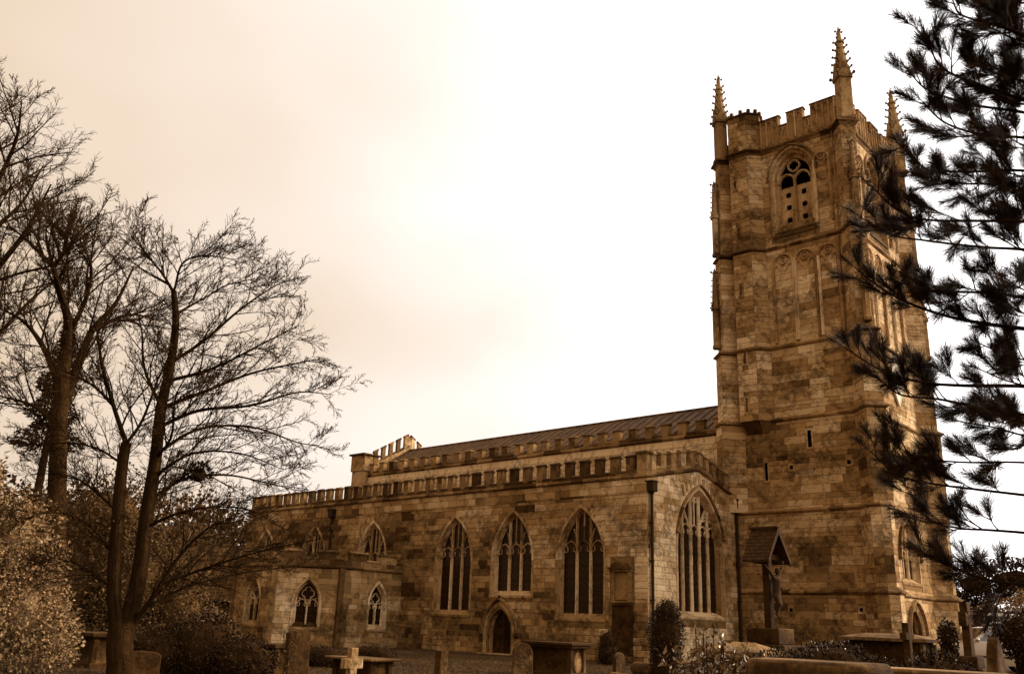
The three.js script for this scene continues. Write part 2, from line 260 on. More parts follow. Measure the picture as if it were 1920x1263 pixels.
  const head = (c, hw, v, rise) => { // cusped ogee light head
    const P = archPts(c, v, v, hw, rise, 6).slice(1, -1); B(P);
    for (const s of [-1, 1]) { const e = []; for (let k = 0; k <= 5; k++) { const t = k / 5; e.push([c + s * hw * (0.96 - 0.52 * Math.sin(t * 2.2)), v + rise * (0.02 + 0.5 * t - 0.22 * Math.sin(t * Math.PI))]); } B(e, tw * 0.75);  }
  };
  if (o.oculus) {
    for (let i = 0; i < 2; i++) head(uc - ai + lw * (i + 0.5), lw / 2, spr, lw * 0.62);
    const oc = spr + lw * 0.62 + ai * 0.52, rr = ai * 0.60; // foiled opening in the head
    for (let k = 0; k < 4; k++) { const q = []; for (let j = 0; j <= 10; j++) { const t = k * Math.PI / 2 + (j / 10 - 0.5) * 3.3; q.push([uc + Math.cos(k * Math.PI / 2) * rr * 0.42 + Math.cos(t) * rr * 0.55, oc + Math.sin(k * Math.PI / 2) * rr * 0.46 + Math.sin(t) * rr * 0.55]); } B(q, tw * 0.8); }
    B([[uc, spr], [uc - lw * 0.3, spr + lw * 0.55], [uc - lw * 0.9, spr + lw * 0.72]]); B([[uc, spr], [uc + lw * 0.3, spr + lw * 0.55], [uc + lw * 0.9, spr + lw * 0.72]]);
  } else {
    const hr = lw * 0.62, up = spr + hr;
    for (let i = 0; i < n; i++) { const c = uc - ai + lw * (i + 0.5); head(c, lw / 2, spr, hr); if (n === 3 && i !== 1 || n === 5 && (i === 1 || i === 3)) continue; if (top(c) > up + 0.3) B([[c, up - 0.03], [c, (up + top(c)) / 2], [c, top(c)]]); }
    if (n === 3) for (const s of [-1, 1]) { // curved bars leaving the mullions for the arch, and small upper heads
      const u0 = uc + s * lw / 2, q = []; for (let k = 0; k <= 6; k++) { const t = k / 6; q.push([u0 + s * lw * 0.62 * t * t, spr + hr * 0.35 + t * 1.5]); } B(q);
    } else { // five lights: two sub-arches of two lights each, panels over the middle light
      for (const s of [-1, 1]) { const m0 = uc + s * lw / 2, q = [], q2 = []; for (let k = 0; k <= 8; k++) { const t = k / 8; q.push([m0 + s * lw * 1.25 * Math.pow(t, 1.35), spr + hr * 0.2 + t * 1.75]); q2.push([uc + s * (ai - lw * 0.25 * 0) - s * lw * 1.0 * Math.pow(t, 1.35), spr + hr * 0.2 + t * 1.45]); } B(q, tw * 1.3); B(q2, tw * 1.2); for (const e of [1.25, 1.75]) head(uc + s * lw * e, lw * 0.24, up + 0.28, 0.26); head(uc + s * lw * 0.25, lw * 0.25, up + 1.2, 0.3); }
    }
  }
  mb.mesh('tracery', M.stone, g);
  return g;
}
// battlements along [[x, z, y]] straight run: low wall, then merlons with weathered copings
function battlement(name, A, B, o) {
  const g = part(name, church), F = new Frame(A[0], A[1], B[0] - A[0], B[1] - A[1]), L = Math.hypot(B[0] - A[0], B[1] - A[1]), yA = A[2], yB = B[2], t = o.thick ?? 0.34, off = o.off ?? -0.22, base = (u) => lerp(yA, yB, u / L), lowH = o.low ?? 0.5, mh = o.high ?? 0.72, R = rng(o.seed ?? 5);
  const low = new MB(); { const n = Math.max(1, Math.round(L / 0.7)); for (let i = 0; i < n; i++) { const u0 = L * i / n, u1 = L * (i + 1) / n, q = (u, v, d) => F.at(u, base(u) + v, d), c = stoneTone(q(u0, 0, 0), R(), off); const e = 0.004 + R() * 0.01; low.quad(q(u0, 0, e), q(u1, 0, e), q(u1, lowH, e), q(u0, lowH, e), c); low.quad(q(u0, lowH, e), q(u1, lowH, e), q(u1, lowH, -t), q(u0, lowH, -t), c); low.quad(q(u1, 0, -t), q(u0, 0, -t), q(u0, lowH, -t), q(u1, lowH, -t), c); if (i === 0 || i === n - 1) { const w = i ? u1 : u0; low.quad(q(w, 0, e), q(w, lowH, e), q(w, lowH, -t), q(w, 0, -t), c); } } }
  low.mesh('parapet_course', M.stone, g);
  const n = o.count, pitch = L / n, mw = pitch * (o.fill ?? 0.52), cap = (mb, u0, u1, y0, d0, d1, c, over = 0.05, hgt = 0.15) => { // saddleback coping with an overhang
    const q = (u, v, d) => F.at(u, base(u) + y0 + v, d), a0 = u0 - over, a1 = u1 + over, e0 = d0 - over, e1 = d1 + over, m = (e0 + e1) / 2;
    const r = [[e1, 0], [e1, 0.05], [m + 0.05, hgt], [m - 0.05, hgt], [e0, 0.05], [e0, 0]]; for (let k = 0; k < 5; k++) mb.quad(q(a0, r[k][1], r[k][0]), q(a1, r[k][1], r[k][0]), q(a1, r[k + 1][1], r[k + 1][0]), q(a0, r[k + 1][1], r[k + 1][0]), c);
    for (const a of [a0, a1]) { mb.quad(q(a, 0, e1), q(a, 0.05, e1), q(a, 0.05, e0), q(a, 0, e0), c); mb.quad(q(a, 0.05, e1), q(a, hgt, m + 0.05), q(a, hgt, m - 0.05), q(a, 0.05, e0), c); } mb.quad(q(a0, 0, e1), q(a1, 0, e1), q(a1, 0, e0), q(a0, 0, e0), c); };
  for (let i = 0; i < n; i++) {
    const u0 = pitch * (i + 0.5) - mw / 2 + (R() - 0.5) * 0.03, u1 = u0 + mw * (1 + (R() - 0.5) * 0.06), mb = new MB(), q = (u, v, d) => F.at(u, base(u) + v, d), hh = mh * (1 + (R() - 0.5) * 0.05), c = stoneTone(q(u0, lowH, 0), R(), off + 0.1), e = 0.012;
    mb.quad(q(u0, lowH - 0.01, e), q(u1, lowH - 0.01, e), q(u1, lowH + hh, e), q(u0, lowH + hh, e), c); mb.quad(q(u1, lowH - 0.01, e), q(u1, lowH - 0.01, -t), q(u1, lowH + hh, -t), q(u1, lowH + hh, e), c); mb.quad(q(u0, lowH - 0.01, -t), q(u0, lowH - 0.01, e), q(u0, lowH + hh, e), q(u0, lowH + hh, -t), c); mb.quad(q(u1, lowH - 0.01, -t), q(u0, lowH - 0.01, -t), q(u0, lowH + hh, -t), q(u1, lowH + hh, -t), c);
    cap(mb, u0, u1, lowH + hh, -t, e, stoneTone(q(u0, 3, 0), R(), off - 0.12));
    mb.mesh('merlon', M.stone, g);
    const g0 = u1, g1 = i < n - 1 ? pitch * (i + 1.5) - mw / 2 : L; if (g1 - g0 > 0.1) { const m2 = new MB(); cap(m2, g0 + 0.01, g1 - 0.01, lowH + 0.004, -t, e, stoneTone(q(g0, 2, 0), R(), off - 0.12), 0.03, 0.12); m2.mesh('coping', M.stone, g); }
  }
  return g;
}
const STRING = [[-0.02, -0.10], [0.05, -0.07], [0.13, -0.02], [0.15, 0.05], [0.02, 0.16], [-0.02, 0.16]];
function stringCourse(path, y, off = -0.25, prof = STRING) { const mb = new MB(); sweep(mb, path, y, prof, tone(off)); return mb.mesh('string_course', M.stone, church); }
function panel(g, F, u0, u1, v0, v1, holes = [], thick = 0.5, outline) { const mb = new MB(); slab(mb, F, outline || [[u0, v0], [u1, v0], [u1, v1], [u0, v1]], -thick, 0, WH, holes); return mb.mesh('core', M.mortar, g); }
const rectHole = (u0, u1, v0, v1) => [[u0, v0], [u1, v0], [u1, v1], [u0, v1]];
function slit(F, u, v, w, h, g = church) { // narrow loop: dark splay behind a dressed frame
  const mb = new MB(), q = (a, b, d) => F.at(u + a, v + b, d), p = part('slit_window', g); for (const [a, b, c, d] of [[-1, -1, 1, -1], [1, -1, 1, 1], [1, 1, -1, 1], [-1, 1, -1, -1]]) mb.quad(q(a * w / 2, b * h / 2, 0.03), q(c * w / 2, d * h / 2, 0.03), q(c * w / 2, d * h / 2, -0.45), q(a * w / 2, b * h / 2, -0.45), stoneTone(q(0, 0, 0), 0.3, 0));
  const f = 0.10, o = [[-w / 2 - f, -h / 2 - f], [w / 2 + f, -h / 2 - f], [w / 2 + f, h / 2 + f], [-w / 2 - f, h / 2 + f]].map(([x, y]) => [u + x, v + y]); slab(mb, F, o, -0.02, 0.03, tone(0.08, 0.7), [rectHole(u - w / 2, u + w / 2, v - h / 2, v + h / 2)]); mb.mesh('frame', M.stone, p);
}
const holeOf = (w) => archPts(w.uc, w.sill, w.spring, w.a, w.r, 12);
function gable2(mb, F, pts, d0, d1, col) { slab(mb, F, pts, d0, d1, col); }

// ================= north aisle: long wall z = 0 (x from -35.6 to 0), west gable x = 0
const FN = new Frame(-35.6, 0, 1, 0), FW = new Frame(0, 0, 0, -1), nx = (x) => x + 35.6;
const aisleWins = [
  { uc: nx(-4.12), sill: 1.85, spring: 4.75, a: 1.5, r: 2.65, lights: 3, headAt: 5.15 }, { uc: nx(-8.88), sill: 2.95, spring: 4.75, a: 1.46, r: 2.65, lights: 3, headAt: 5.15 },
  { uc: nx(-13.46), sill: 1.88, spring: 4.72, a: 1.44, r: 2.6, lights: 3, headAt: 5.1 }, { uc: nx(-20.95), sill: 4.3, spring: 5.0, a: 1.36, r: 2.35, lights: 3, headAt: 5.0 },
  { uc: nx(-27.15), sill: 4.3, spring: 5.0, a: 1.3, r: 2.3, lights: 3, headAt: 5.0 }, { uc: nx(-33.0), sill: 4.3, spring: 5.0, a: 1.3, r: 2.3, lights: 3, headAt: 5.0 }];
const door = { uc: nx(-9.62), sill: -0.1, spring: 1.0, a: 0.84, r: 1.22 };
{
  const g = part('aisle_wall', church); panel(g, FN, 0, 35.6, -1, 8.75, [...aisleWins.map(holeOf), archPts(door.uc, -0.11, door.spring, door.a, door.r, 10)], 0.7);
  const cuts = [...aisleWins.map((w) => archCut(w.uc, w.sill - 0.2, w.spring, w.a + 0.12, w.r + 0.15)), archCut(door.uc, -1, door.spring, door.a + 0.34, door.r + 0.42), rectCut(nx(-2.2), nx(-0.75), 2.55, 4.6)];
  stones(FN, nx(-17.9), 35.6, -0.5, 2.2, { cuts, off: -0.22, rough: 0.012, parent: g, seed: 3, hMin: 0.24, hMax: 0.4, offFn: (u, v, P) => (P.x > -0.9 ? 0.34 : (Math.abs(P.x + 4.1) < 1.7 || Math.abs(P.x + 13.4) < 2.2 || Math.abs(P.x + 7.6) < 0.9) ? 0.16 : -0.04) });  // darker rubble below, with the shade of surrounding trees put into the tone
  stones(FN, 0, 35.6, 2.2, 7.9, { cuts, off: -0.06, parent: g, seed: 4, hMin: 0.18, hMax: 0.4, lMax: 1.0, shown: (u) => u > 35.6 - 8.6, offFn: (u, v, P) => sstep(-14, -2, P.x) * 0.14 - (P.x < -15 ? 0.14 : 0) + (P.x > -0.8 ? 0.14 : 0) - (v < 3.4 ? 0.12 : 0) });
  stones(FN, 0, 35.6, 7.98, 8.7, { off: 0.06, parent: g, seed: 5, hMin: 0.3, hMax: 0.4, lMin: 0.6, lMax: 1.2, offFn: (u, v, P) => sstep(-20, -2, P.x) * 0.2 - 0.1 });
  { const mb = new MB(); sweep(mb, [[-35.6, 0], [0.02, 0]], 7.93, [[-0.02, -0.05], [0.05, -0.03], [0.06, 0.03], [-0.02, 0.06]], tone(-0.1)); mb.mesh('offset_course', M.stone, church); }
  for (const w of aisleWins) gothicWindow(FN, w);
  // west gable
  const W = { uc: 5.05, sill: 2.15, spring: 5.35, a: 2.3, r: 3.35, hoodFrom: 6.2, lights: 5, hood: true, headAt: 6.3, splay: 0.15, recess: 0.38, mullion: 0.17, off: 0.2 };
  const g2 = part('aisle_gable', church), gy = (u) => u < 4.95 ? lerp(8.7, 9.72, u / 4.95) : lerp(9.72, 8.7, (u - 4.95) / 4.15);
  panel(g2, FW, 0, 9.1, -1, 9, [holeOf(W)], 0.7, [[0.7, -1], [9.1, -1], [9.1, 8.72], [4.95, 9.72], [0.7, gy(0.7)]]);
  { const mb = new MB(); slab(mb, FW, [[0.002, -1], [0.7, -1], [0.7, gy(0.7)], [0.002, 8.7]], -0.7, -0.003, WH); mb.mesh('quoin_core', M.mortar, g2); }
  stones(FW, 0.0, 9.1, -0.5, 9.7, { cuts: [archCut(W.uc, W.sill - 0.2, W.spring, W.a + 0.12, W.r + 0.15)], off: 0.36, limit: gy, parent: g2, seed: 9, hMin: 0.26, hMax: 0.36, lMin: 0.5, lMax: 1.0, joint: 0.008, proud: 0.014, shown: (u, v) => v > 0.5, offFn: (u, v) => (u > 7.4 ? -0.25 : 0.02) });  // stones beside the tower are coloured darker to carry its shade
  gothicWindow(FW, W);
  { const mb = new MB(), R = rng(4); for (let i = -4; i <= 4; i++) { const t = i * 0.135, c = Math.cos(t), s = Math.sin(t), u = W.uc + s * 3.1, v = 8.72 + c * 0.55 - Math.abs(i) * 0.17; slab(mb, FW, [[u - 0.09 * c, v - 0.3], [u + 0.09 * c, v - 0.3], [u + s * 0.3 + 0.11, v + 0.22], [u + s * 0.3 - 0.11, v + 0.22]], -0.01, 0.05 + R() * 0.015, tone(0.05 + (R() - 0.5) * 0.3)); } mb.mesh('relieving_arch', M.stone, church); }
  // mouldings and battlements
  stringCourse([[-35.6, 0], [0, 0], [0, -4.95, 9.75], [0, -9.1]].map((p, i) => [p[0], p[1], p[2] ?? 8.72]), 8.72, -0.3);
  battlement('aisle_parapet', [-35.6, 0.02, 8.8], [-0.5, 0.02, 8.8], { count: 35, seed: 11, low: 0.2, high: 0.78, off: -0.38, fill: 0.45 });
  battlement('gable_parapet', [0.02, -0.1, 8.85], [0.02, -4.95, 9.85], { count: 5, seed: 12, low: 0.22, high: 0.72, off: -0.05, fill: 0.5 });
  battlement('gable_parapet', [0.02, -4.95, 9.85], [0.02, -9.1, 8.8], { count: 6, seed: 13, low: 0.22, high: 0.66, off: -0.12, fill: 0.5 });
  { const mb = new MB(), T = tone(-0.05); mb.box(-0.2, 9.33, -0.12, 0.6, 1.1, 0.5, T); mb.box(-0.2, 9.93, -0.12, 0.74, 0.12, 0.62, tone(-0.3)); mb.geo(new THREE.ConeGeometry(0.46, 0.14, 4, 1), new THREE.Matrix4().makeRotationY(Math.PI / 4).setPosition(-0.2, 10.06, -0.12), tone(-0.3)); mb.mesh('corner_block', M.stone, church); }
  { const mb = new MB(); mb.quad(V(-35.6, 8.9, -0.3), V(-0.3, 8.9, -0.3), V(-0.3, 9.75, -4.95), V(-35.6, 9.75, -4.95), WH); mb.quad(V(-0.3, 8.9, -9.1), V(-35.6, 8.9, -9.1), V(-35.6, 9.75, -4.95), V(-0.3, 9.75, -4.95), WH); mb.mesh('aisle_roof', M.lead, church); }
  { const mb = new MB(), FE = new Frame(-35.6, -9.1, 0, 1); slab(mb, FE, [[0, -1], [9.1, -1], [9.1, 8.75], [4.15, 9.75], [0, 8.75]], -0.6, -0.01, tone(-0.1)); mb.mesh('aisle_east_wall', M.stone, church); }
}
// north door: orders, hood, boarded leaf, step
{
  const g = part('door', church), d = door, mb = new MB(), T = tone(0.02);
  const lay = [[archPts(d.uc, -0.12, d.spring, d.a + 0.34, d.r + 0.42, 10), 0.03], [archPts(d.uc, -0.12, d.spring, d.a + 0.3, d.r + 0.36, 10), 0.06], [archPts(d.uc, -0.12, d.spring, d.a + 0.12, d.r + 0.14, 10), 0.05], [archPts(d.uc, -0.12, d.spring, d.a + 0.1, d.r + 0.12, 10), -0.1], [archPts(d.uc, -0.12, d.spring, d.a, d.r, 10), -0.14], [archPts(d.uc, -0.12, d.spring, d.a - 0.03, d.r - 0.04, 10), -0.5]];
  for (let k = 0; k < 5; k++) for (let i = 0; i < lay[0][0].length - 1; i++) { const [P, e] = lay[k], [Q, f] = lay[k + 1]; mb.quad(FN.at(P[i][0], P[i][1], e), FN.at(P[i + 1][0], P[i + 1][1], e), FN.at(Q[i + 1][0], Q[i + 1][1], f), FN.at(Q[i][0], Q[i][1], f), T(FN.at(P[i][0], P[i][1], 0))); }
  mb.mesh('door_surround', M.stone, g);
  const hm = new MB(); bar(hm, FN, archPts(d.uc, d.spring - 0.1, d.spring, d.a + 0.42, d.r + 0.5, 12), 0.18, 0, 0.17, tone(-0.2)); hm.geo(new THREE.SphereGeometry(0.09, 8, 6), FN.matrix(d.uc, d.spring + d.r + 0.62, 0.12), tone(-0.4)); for (const s of [-1, 1]) hm.geo(new THREE.SphereGeometry(0.13, 8, 6), FN.matrix(d.uc + s * (d.a + 0.42), d.spring - 0.18, 0.1), tone(-0.3)); hm.mesh('hood_mould', M.stone, g);
  for (let i = 0; i < 8; i++) { const u0 = d.uc - d.a + i * d.a / 4, u1 = u0 + d.a / 4 - 0.008, top = (u) => d.spring + archTop(d.a, d.r, clamp(u - d.uc, -d.a, d.a)); if (i === 4 || i === 5) { } const b = new MB(); slab(b, FN, [[u0, -0.1], [u1, -0.1], [u1, top(u1)], [u0, top(u0)]], -0.44, -0.40 + (i % 2) * 0.004, i > 3 ? [0.5, 0.5, 0.5] : WH); b.mesh('board', M.wood, g); }  // right-hand boards coloured darker to stand for the open, unlit half
  const hi = new MB(); for (const v of [0.5, 1.5]) slab(hi, FN, rectHole(d.uc - d.a + 0.04, d.uc + 0.3, v, v + 0.06), -0.392, -0.38, WH); hi.geo(new THREE.TorusGeometry(0.06, 0.012, 6, 12), FN.matrix(d.uc + 0.45, 1.0, -0.385)); hi.mesh('hinge', M.iron, g);
  const st = new MB(); st.box(-9.62, -0.2, 0.1, 2.2, 0.2, 1.0, tone(-0.1), 0, 0.02); st.box(-9.62, -0.3, 0.4, 2.6, 0.14, 1.2, tone(-0.15), 0, 0.02); st.mesh('step', M.stone, g);
}
// wall tablet by the corner: pediment, pilasters, inscribed panel, shelf
{
  const g = part('wall_tablet', church), u = nx(-1.47), T = tone(-0.12), mk = (n, f) => { const mb = new MB(); f(mb); mb.mesh(n, M.stone, g); }, B = (mb, u0, u1, v0, v1, d, t = T) => slab(mb, FN, rectHole(u0, u1, v0, v1), -0.01, d, t);
  mk('panel', (mb) => B(mb, u - 0.4, u + 0.4, 2.75, 4.05, 0.09, tone(-0.05))); mk('frame', (mb) => { for (const s of [-1, 1]) B(mb, u + s * 0.49 - 0.085, u + s * 0.49 + 0.085, 2.7, 4.08, 0.17, tone(0)); });
  mk('shelf', (mb) => { B(mb, u - 0.68, u + 0.68, 2.6, 2.7, 0.26, tone(-0.05)); B(mb, u - 0.6, u + 0.6, 2.5, 2.6, 0.16); }); mk('cornice', (mb) => { B(mb, u - 0.66, u + 0.66, 4.08, 4.2, 0.22); B(mb, u - 0.72, u + 0.72, 4.2, 4.27, 0.29, tone(-0.3)); });
  mk('pediment', (mb) => { const P = [[u - 0.7, 4.27]]; for (let i = 0; i <= 10; i++) { const t = Math.PI * (1 - i / 10); P.push([u + Math.cos(t) * 0.62, 4.30 + Math.sin(t) * 0.3]); } P.push([u + 0.7, 4.27]); slab(mb, FN, P.reverse(), -0.01, 0.2, tone(-0.3)); });
  mk('apron', (mb) => { B(mb, u - 0.62, u + 0.62, 0.2, 2.5, 0.05, tone(-0.42, 0.4)); B(mb, u - 0.75, u - 0.58, 1.5, 2.5, 0.1, tone(-0.3)); });
}
// rainwater pipes with hopper heads
function downpipe(x, z, y0, y1, dx, dz) {
  const g = part('downpipe', church), p = new MB(), px = x + dx * 0.13, pz = z + dz * 0.13; p.geo(new THREE.CylinderGeometry(0.08, 0.08, y1 - y0, 10), new THREE.Matrix4().makeTranslation(px, (y0 + y1) / 2, pz)); p.mesh('pipe', M.iron, g);
  for (let y = y0 + 1; y < y1; y += 1.85) { const c = new MB(); c.geo(new THREE.CylinderGeometry(0.1, 0.1, 0.1, 10), new THREE.Matrix4().makeTranslation(px, y, pz)); c.box(px - dx * 0.06, y, pz - dz * 0.06, 0.2, 0.05, 0.2); c.mesh('collar', M.iron, g); }
  const h = new MB(); h.box(px, y1 + 0.22, pz, 0.44, 0.5, 0.44, WH, 0, 0.02); h.box(px, y1 + 0.48, pz, 0.52, 0.07, 0.52); h.geo(new THREE.CylinderGeometry(0.2, 0.08, 0.2, 8), new THREE.Matrix4().makeTranslation(px, y1 - 0.06, pz)); h.mesh('hopper_head', M.iron, g);
}
downpipe(0.02, -0.22, -0.1, 8.0, 1, 0); downpipe(0.02, -8.85, 0.2, 8.1, 1, 0); downpipe(-25.2, 0.02, 4.2, 7.9, 0, 1);

// ================= nave: clerestory wall, battlements, leaded roof with rolls, stepped east gable
{
  const g = part('clerestory_wall', church), F = new Frame(-33.6, -9.2, 1, 0); panel(g, F, 0, 33.4, 8.5, 12.7, [], 0.6);
  stones(F, 0, 33.4, 9.2, 12.55, { off: 0.6, seed: 21, hMin: 0.28, hMax: 0.36, lMin: 0.5, lMax: 1.0 });
  stringCourse([[-33.6, -9.2], [-0.1, -9.2]], 12.6, -0.38);
  battlement('nave_parapet', [-33.5, -9.18, 12.7], [-0.4, -9.18, 12.7], { count: 27, seed: 31, low: 0.16, high: 0.68, off: -0.3, fill: 0.45 });
  const rf = part('nave_roof', church), sh_ = new MB(); sh_.quad(V(-33.4, 13.05, -9.5), V(0, 13.05, -9.5), V(0, 15.36, -13.3), V(-33.4, 15.36, -13.3), WH); sh_.quad(V(0, 13.05, -17.1), V(-33.4, 13.05, -17.1), V(-33.4, 15.36, -13.3), V(0, 15.36, -13.3), WH); sh_.mesh('lead_sheet', M.lead, rf);
  const roll = new THREE.CylinderGeometry(0.075, 0.075, Math.hypot(3.8, 2.31), 7), th = Math.atan2(3.8, 2.31); for (let x = -33; x < -0.5; x += 0.72) { const m = new MB(); m.geo(roll, new THREE.Matrix4().makeRotationX(-th).setPosition(x, 14.215, -11.4)); m.mesh('lead_roll', M.lead, rf); } const rr = new MB(); rr.geo(new THREE.CylinderGeometry(0.08, 0.08, 33.4, 8), new THREE.Matrix4().makeRotationZ(Math.PI / 2).setPosition(-16.7, 15.4, -13.3)); rr.mesh('ridge_roll', M.lead, rf);
  const eg = new MB(), FE = new Frame(-33.5, -17.3, 0, 1); slab(eg, FE, [[0, 8], [8.1, 8], [8.1, 13.4], [4, 15.7], [0, 13.4]], -0.45, 0, tone(-0.1)); slab(eg, new Frame(-33.1, -9.2, 0, -1), [[0, 12], [8.1, 12], [8.1, 13.4], [4.1, 15.7], [0, 13.4]], -0.3, 0, tone(-0.1)); eg.mesh('east_gable_wall', M.stone, church);
  battlement('east_gable_parapet', [-33.1, -9.3, 13.3], [-33.1, -13.3, 15.55], { count: 5, seed: 41, low: 0.25, high: 0.95, off: -0.1, fill: 0.46, thick: 0.2 }); battlement('east_gable_parapet', [-33.1, -13.3, 15.55], [-33.1, -17.3, 13.3], { count: 5, seed: 42, low: 0.25, high: 0.95, off: -0.1, fill: 0.46, thick: 0.2 });
  const fin = new MB(); fin.box(-33.3, 16.15, -13.3, 0.4, 0.75, 0.4, tone(-0.05)); fin.geo(new THREE.ConeGeometry(0.3, 0.35, 4), new THREE.Matrix4().makeRotationY(Math.PI / 4).setPosition(-33.3, 16.6, -13.3), tone(-0.1)); fin.mesh('gable_finial', M.stone, church);
  const pr = part('corner_turret', church), pm = new MB(); pm.box(-34.0, 11.4, -9.3, 1.5, 5.9, 1.3, tone(0.05)); pm.mesh('shaft', M.stone, pr); const pc = new MB(); pc.box(-34.0, 13.65, -9.3, 1.75, 1.3, 1.5, tone(0.08), 0, 0.04); pc.mesh('head', M.stone, pr); const cp = new MB(); cp.box(-34.0, 14.37, -9.3, 2.05, 0.12, 1.8, tone(-0.2)); cp.geo(new THREE.ConeGeometry(1.4, 0.16, 4), new THREE.Matrix4().makeRotationY(Math.PI / 4).setPosition(-34.0, 14.5, -9.3), tone(-0.2)); cp.mesh('cap', M.stone, pr);
  const sw = new MB(); slab(sw, new Frame(0, -17.2, -1, 0), rectHole(0, 33.5, 0, 13.4), -0.6, 0, tone(-0.1)); sw.mesh('south_wall', M.stone, church);
}
// ================= canted vestry on the north side
{
  const C = [[-17.86, 0], [-17.86, 4.6], [-20.55, 7.29], [-24.6, 7.29], [-27.3, 4.6], [-27.3, 0]].reverse(); // walking east to west round the outside
  const faces = []; for (let i = 0; i < 5; i++) { const [a, b] = [C[i], C[i + 1]]; faces.push([new Frame(a[0], a[1], b[0] - a[0], b[1] - a[1]), Math.hypot(b[0] - a[0], b[1] - a[1])]); }
  const win = { 4: { uc: 2.8, w: 0.62 }, 3: { uc: 1.95, w: 0.72 }, 2: { uc: 2.1, w: 0.68 }, 1: { uc: 1.9, w: 0.6 } };
  faces.forEach(([F, L], i) => {
    const w = win[i] && { uc: win[i].uc, sill: 0.9, spring: 2.2, a: win[i].w, r: 1.25, lights: 2, oculus: true, headAt: 2.0, splay: 0.12, recess: 0.24, mullion: 0.10, off: 0.2 };
    const g = part('vestry_wall', church); panel(g, F, 0, L, -1, 4.15, w ? [holeOf(w)] : [], 0.5);
    stones(F, 0, L, -0.5, 4.1, { cuts: w ? [archCut(w.uc, w.sill - 0.2, w.spring, w.a + 0.12, w.r + 0.15)] : [], off: i === 3 ? 0.16 : i === 4 ? -0.06 : 0, seed: 50 + i, hMin: 0.26, hMax: 0.36, lMin: 0.45, lMax: 0.9, joint: 0.008, proud: 0.014 }); if (w) gothicWindow(F, w);  // facet tones carry the light: north-west one lightened, west one darkened
    if (i > 0) { const b = new MB(); slab(b, F, rectHole(-0.16, 0.16, -0.6, 4.15), -0.1, 0.10, tone(-0.2)); b.mesh('pilaster', M.stone, church); }
    battlement('vestry_parapet', [F.at(0, 0).x, F.at(0, 0).z, 4.25], [F.at(L, 0).x, F.at(L, 0).z, 4.25], { count: 2, seed: 60 + i, low: 0.35, high: 0.42, off: -0.2, fill: 0.5, thick: 0.3 });
  });
  stringCourse(C, 4.17, -0.3); const rf = new MB(), s = new THREE.Shape(C.map(([x, z]) => new THREE.Vector2(x, -z))); rf.geo(new THREE.ExtrudeGeometry(s, { depth: 0.2, bevelEnabled: false }), new THREE.Matrix4().makeRotationX(-Math.PI / 2).setPosition(0, 4.15, 0)); rf.mesh('vestry_roof', M.lead, church);
}
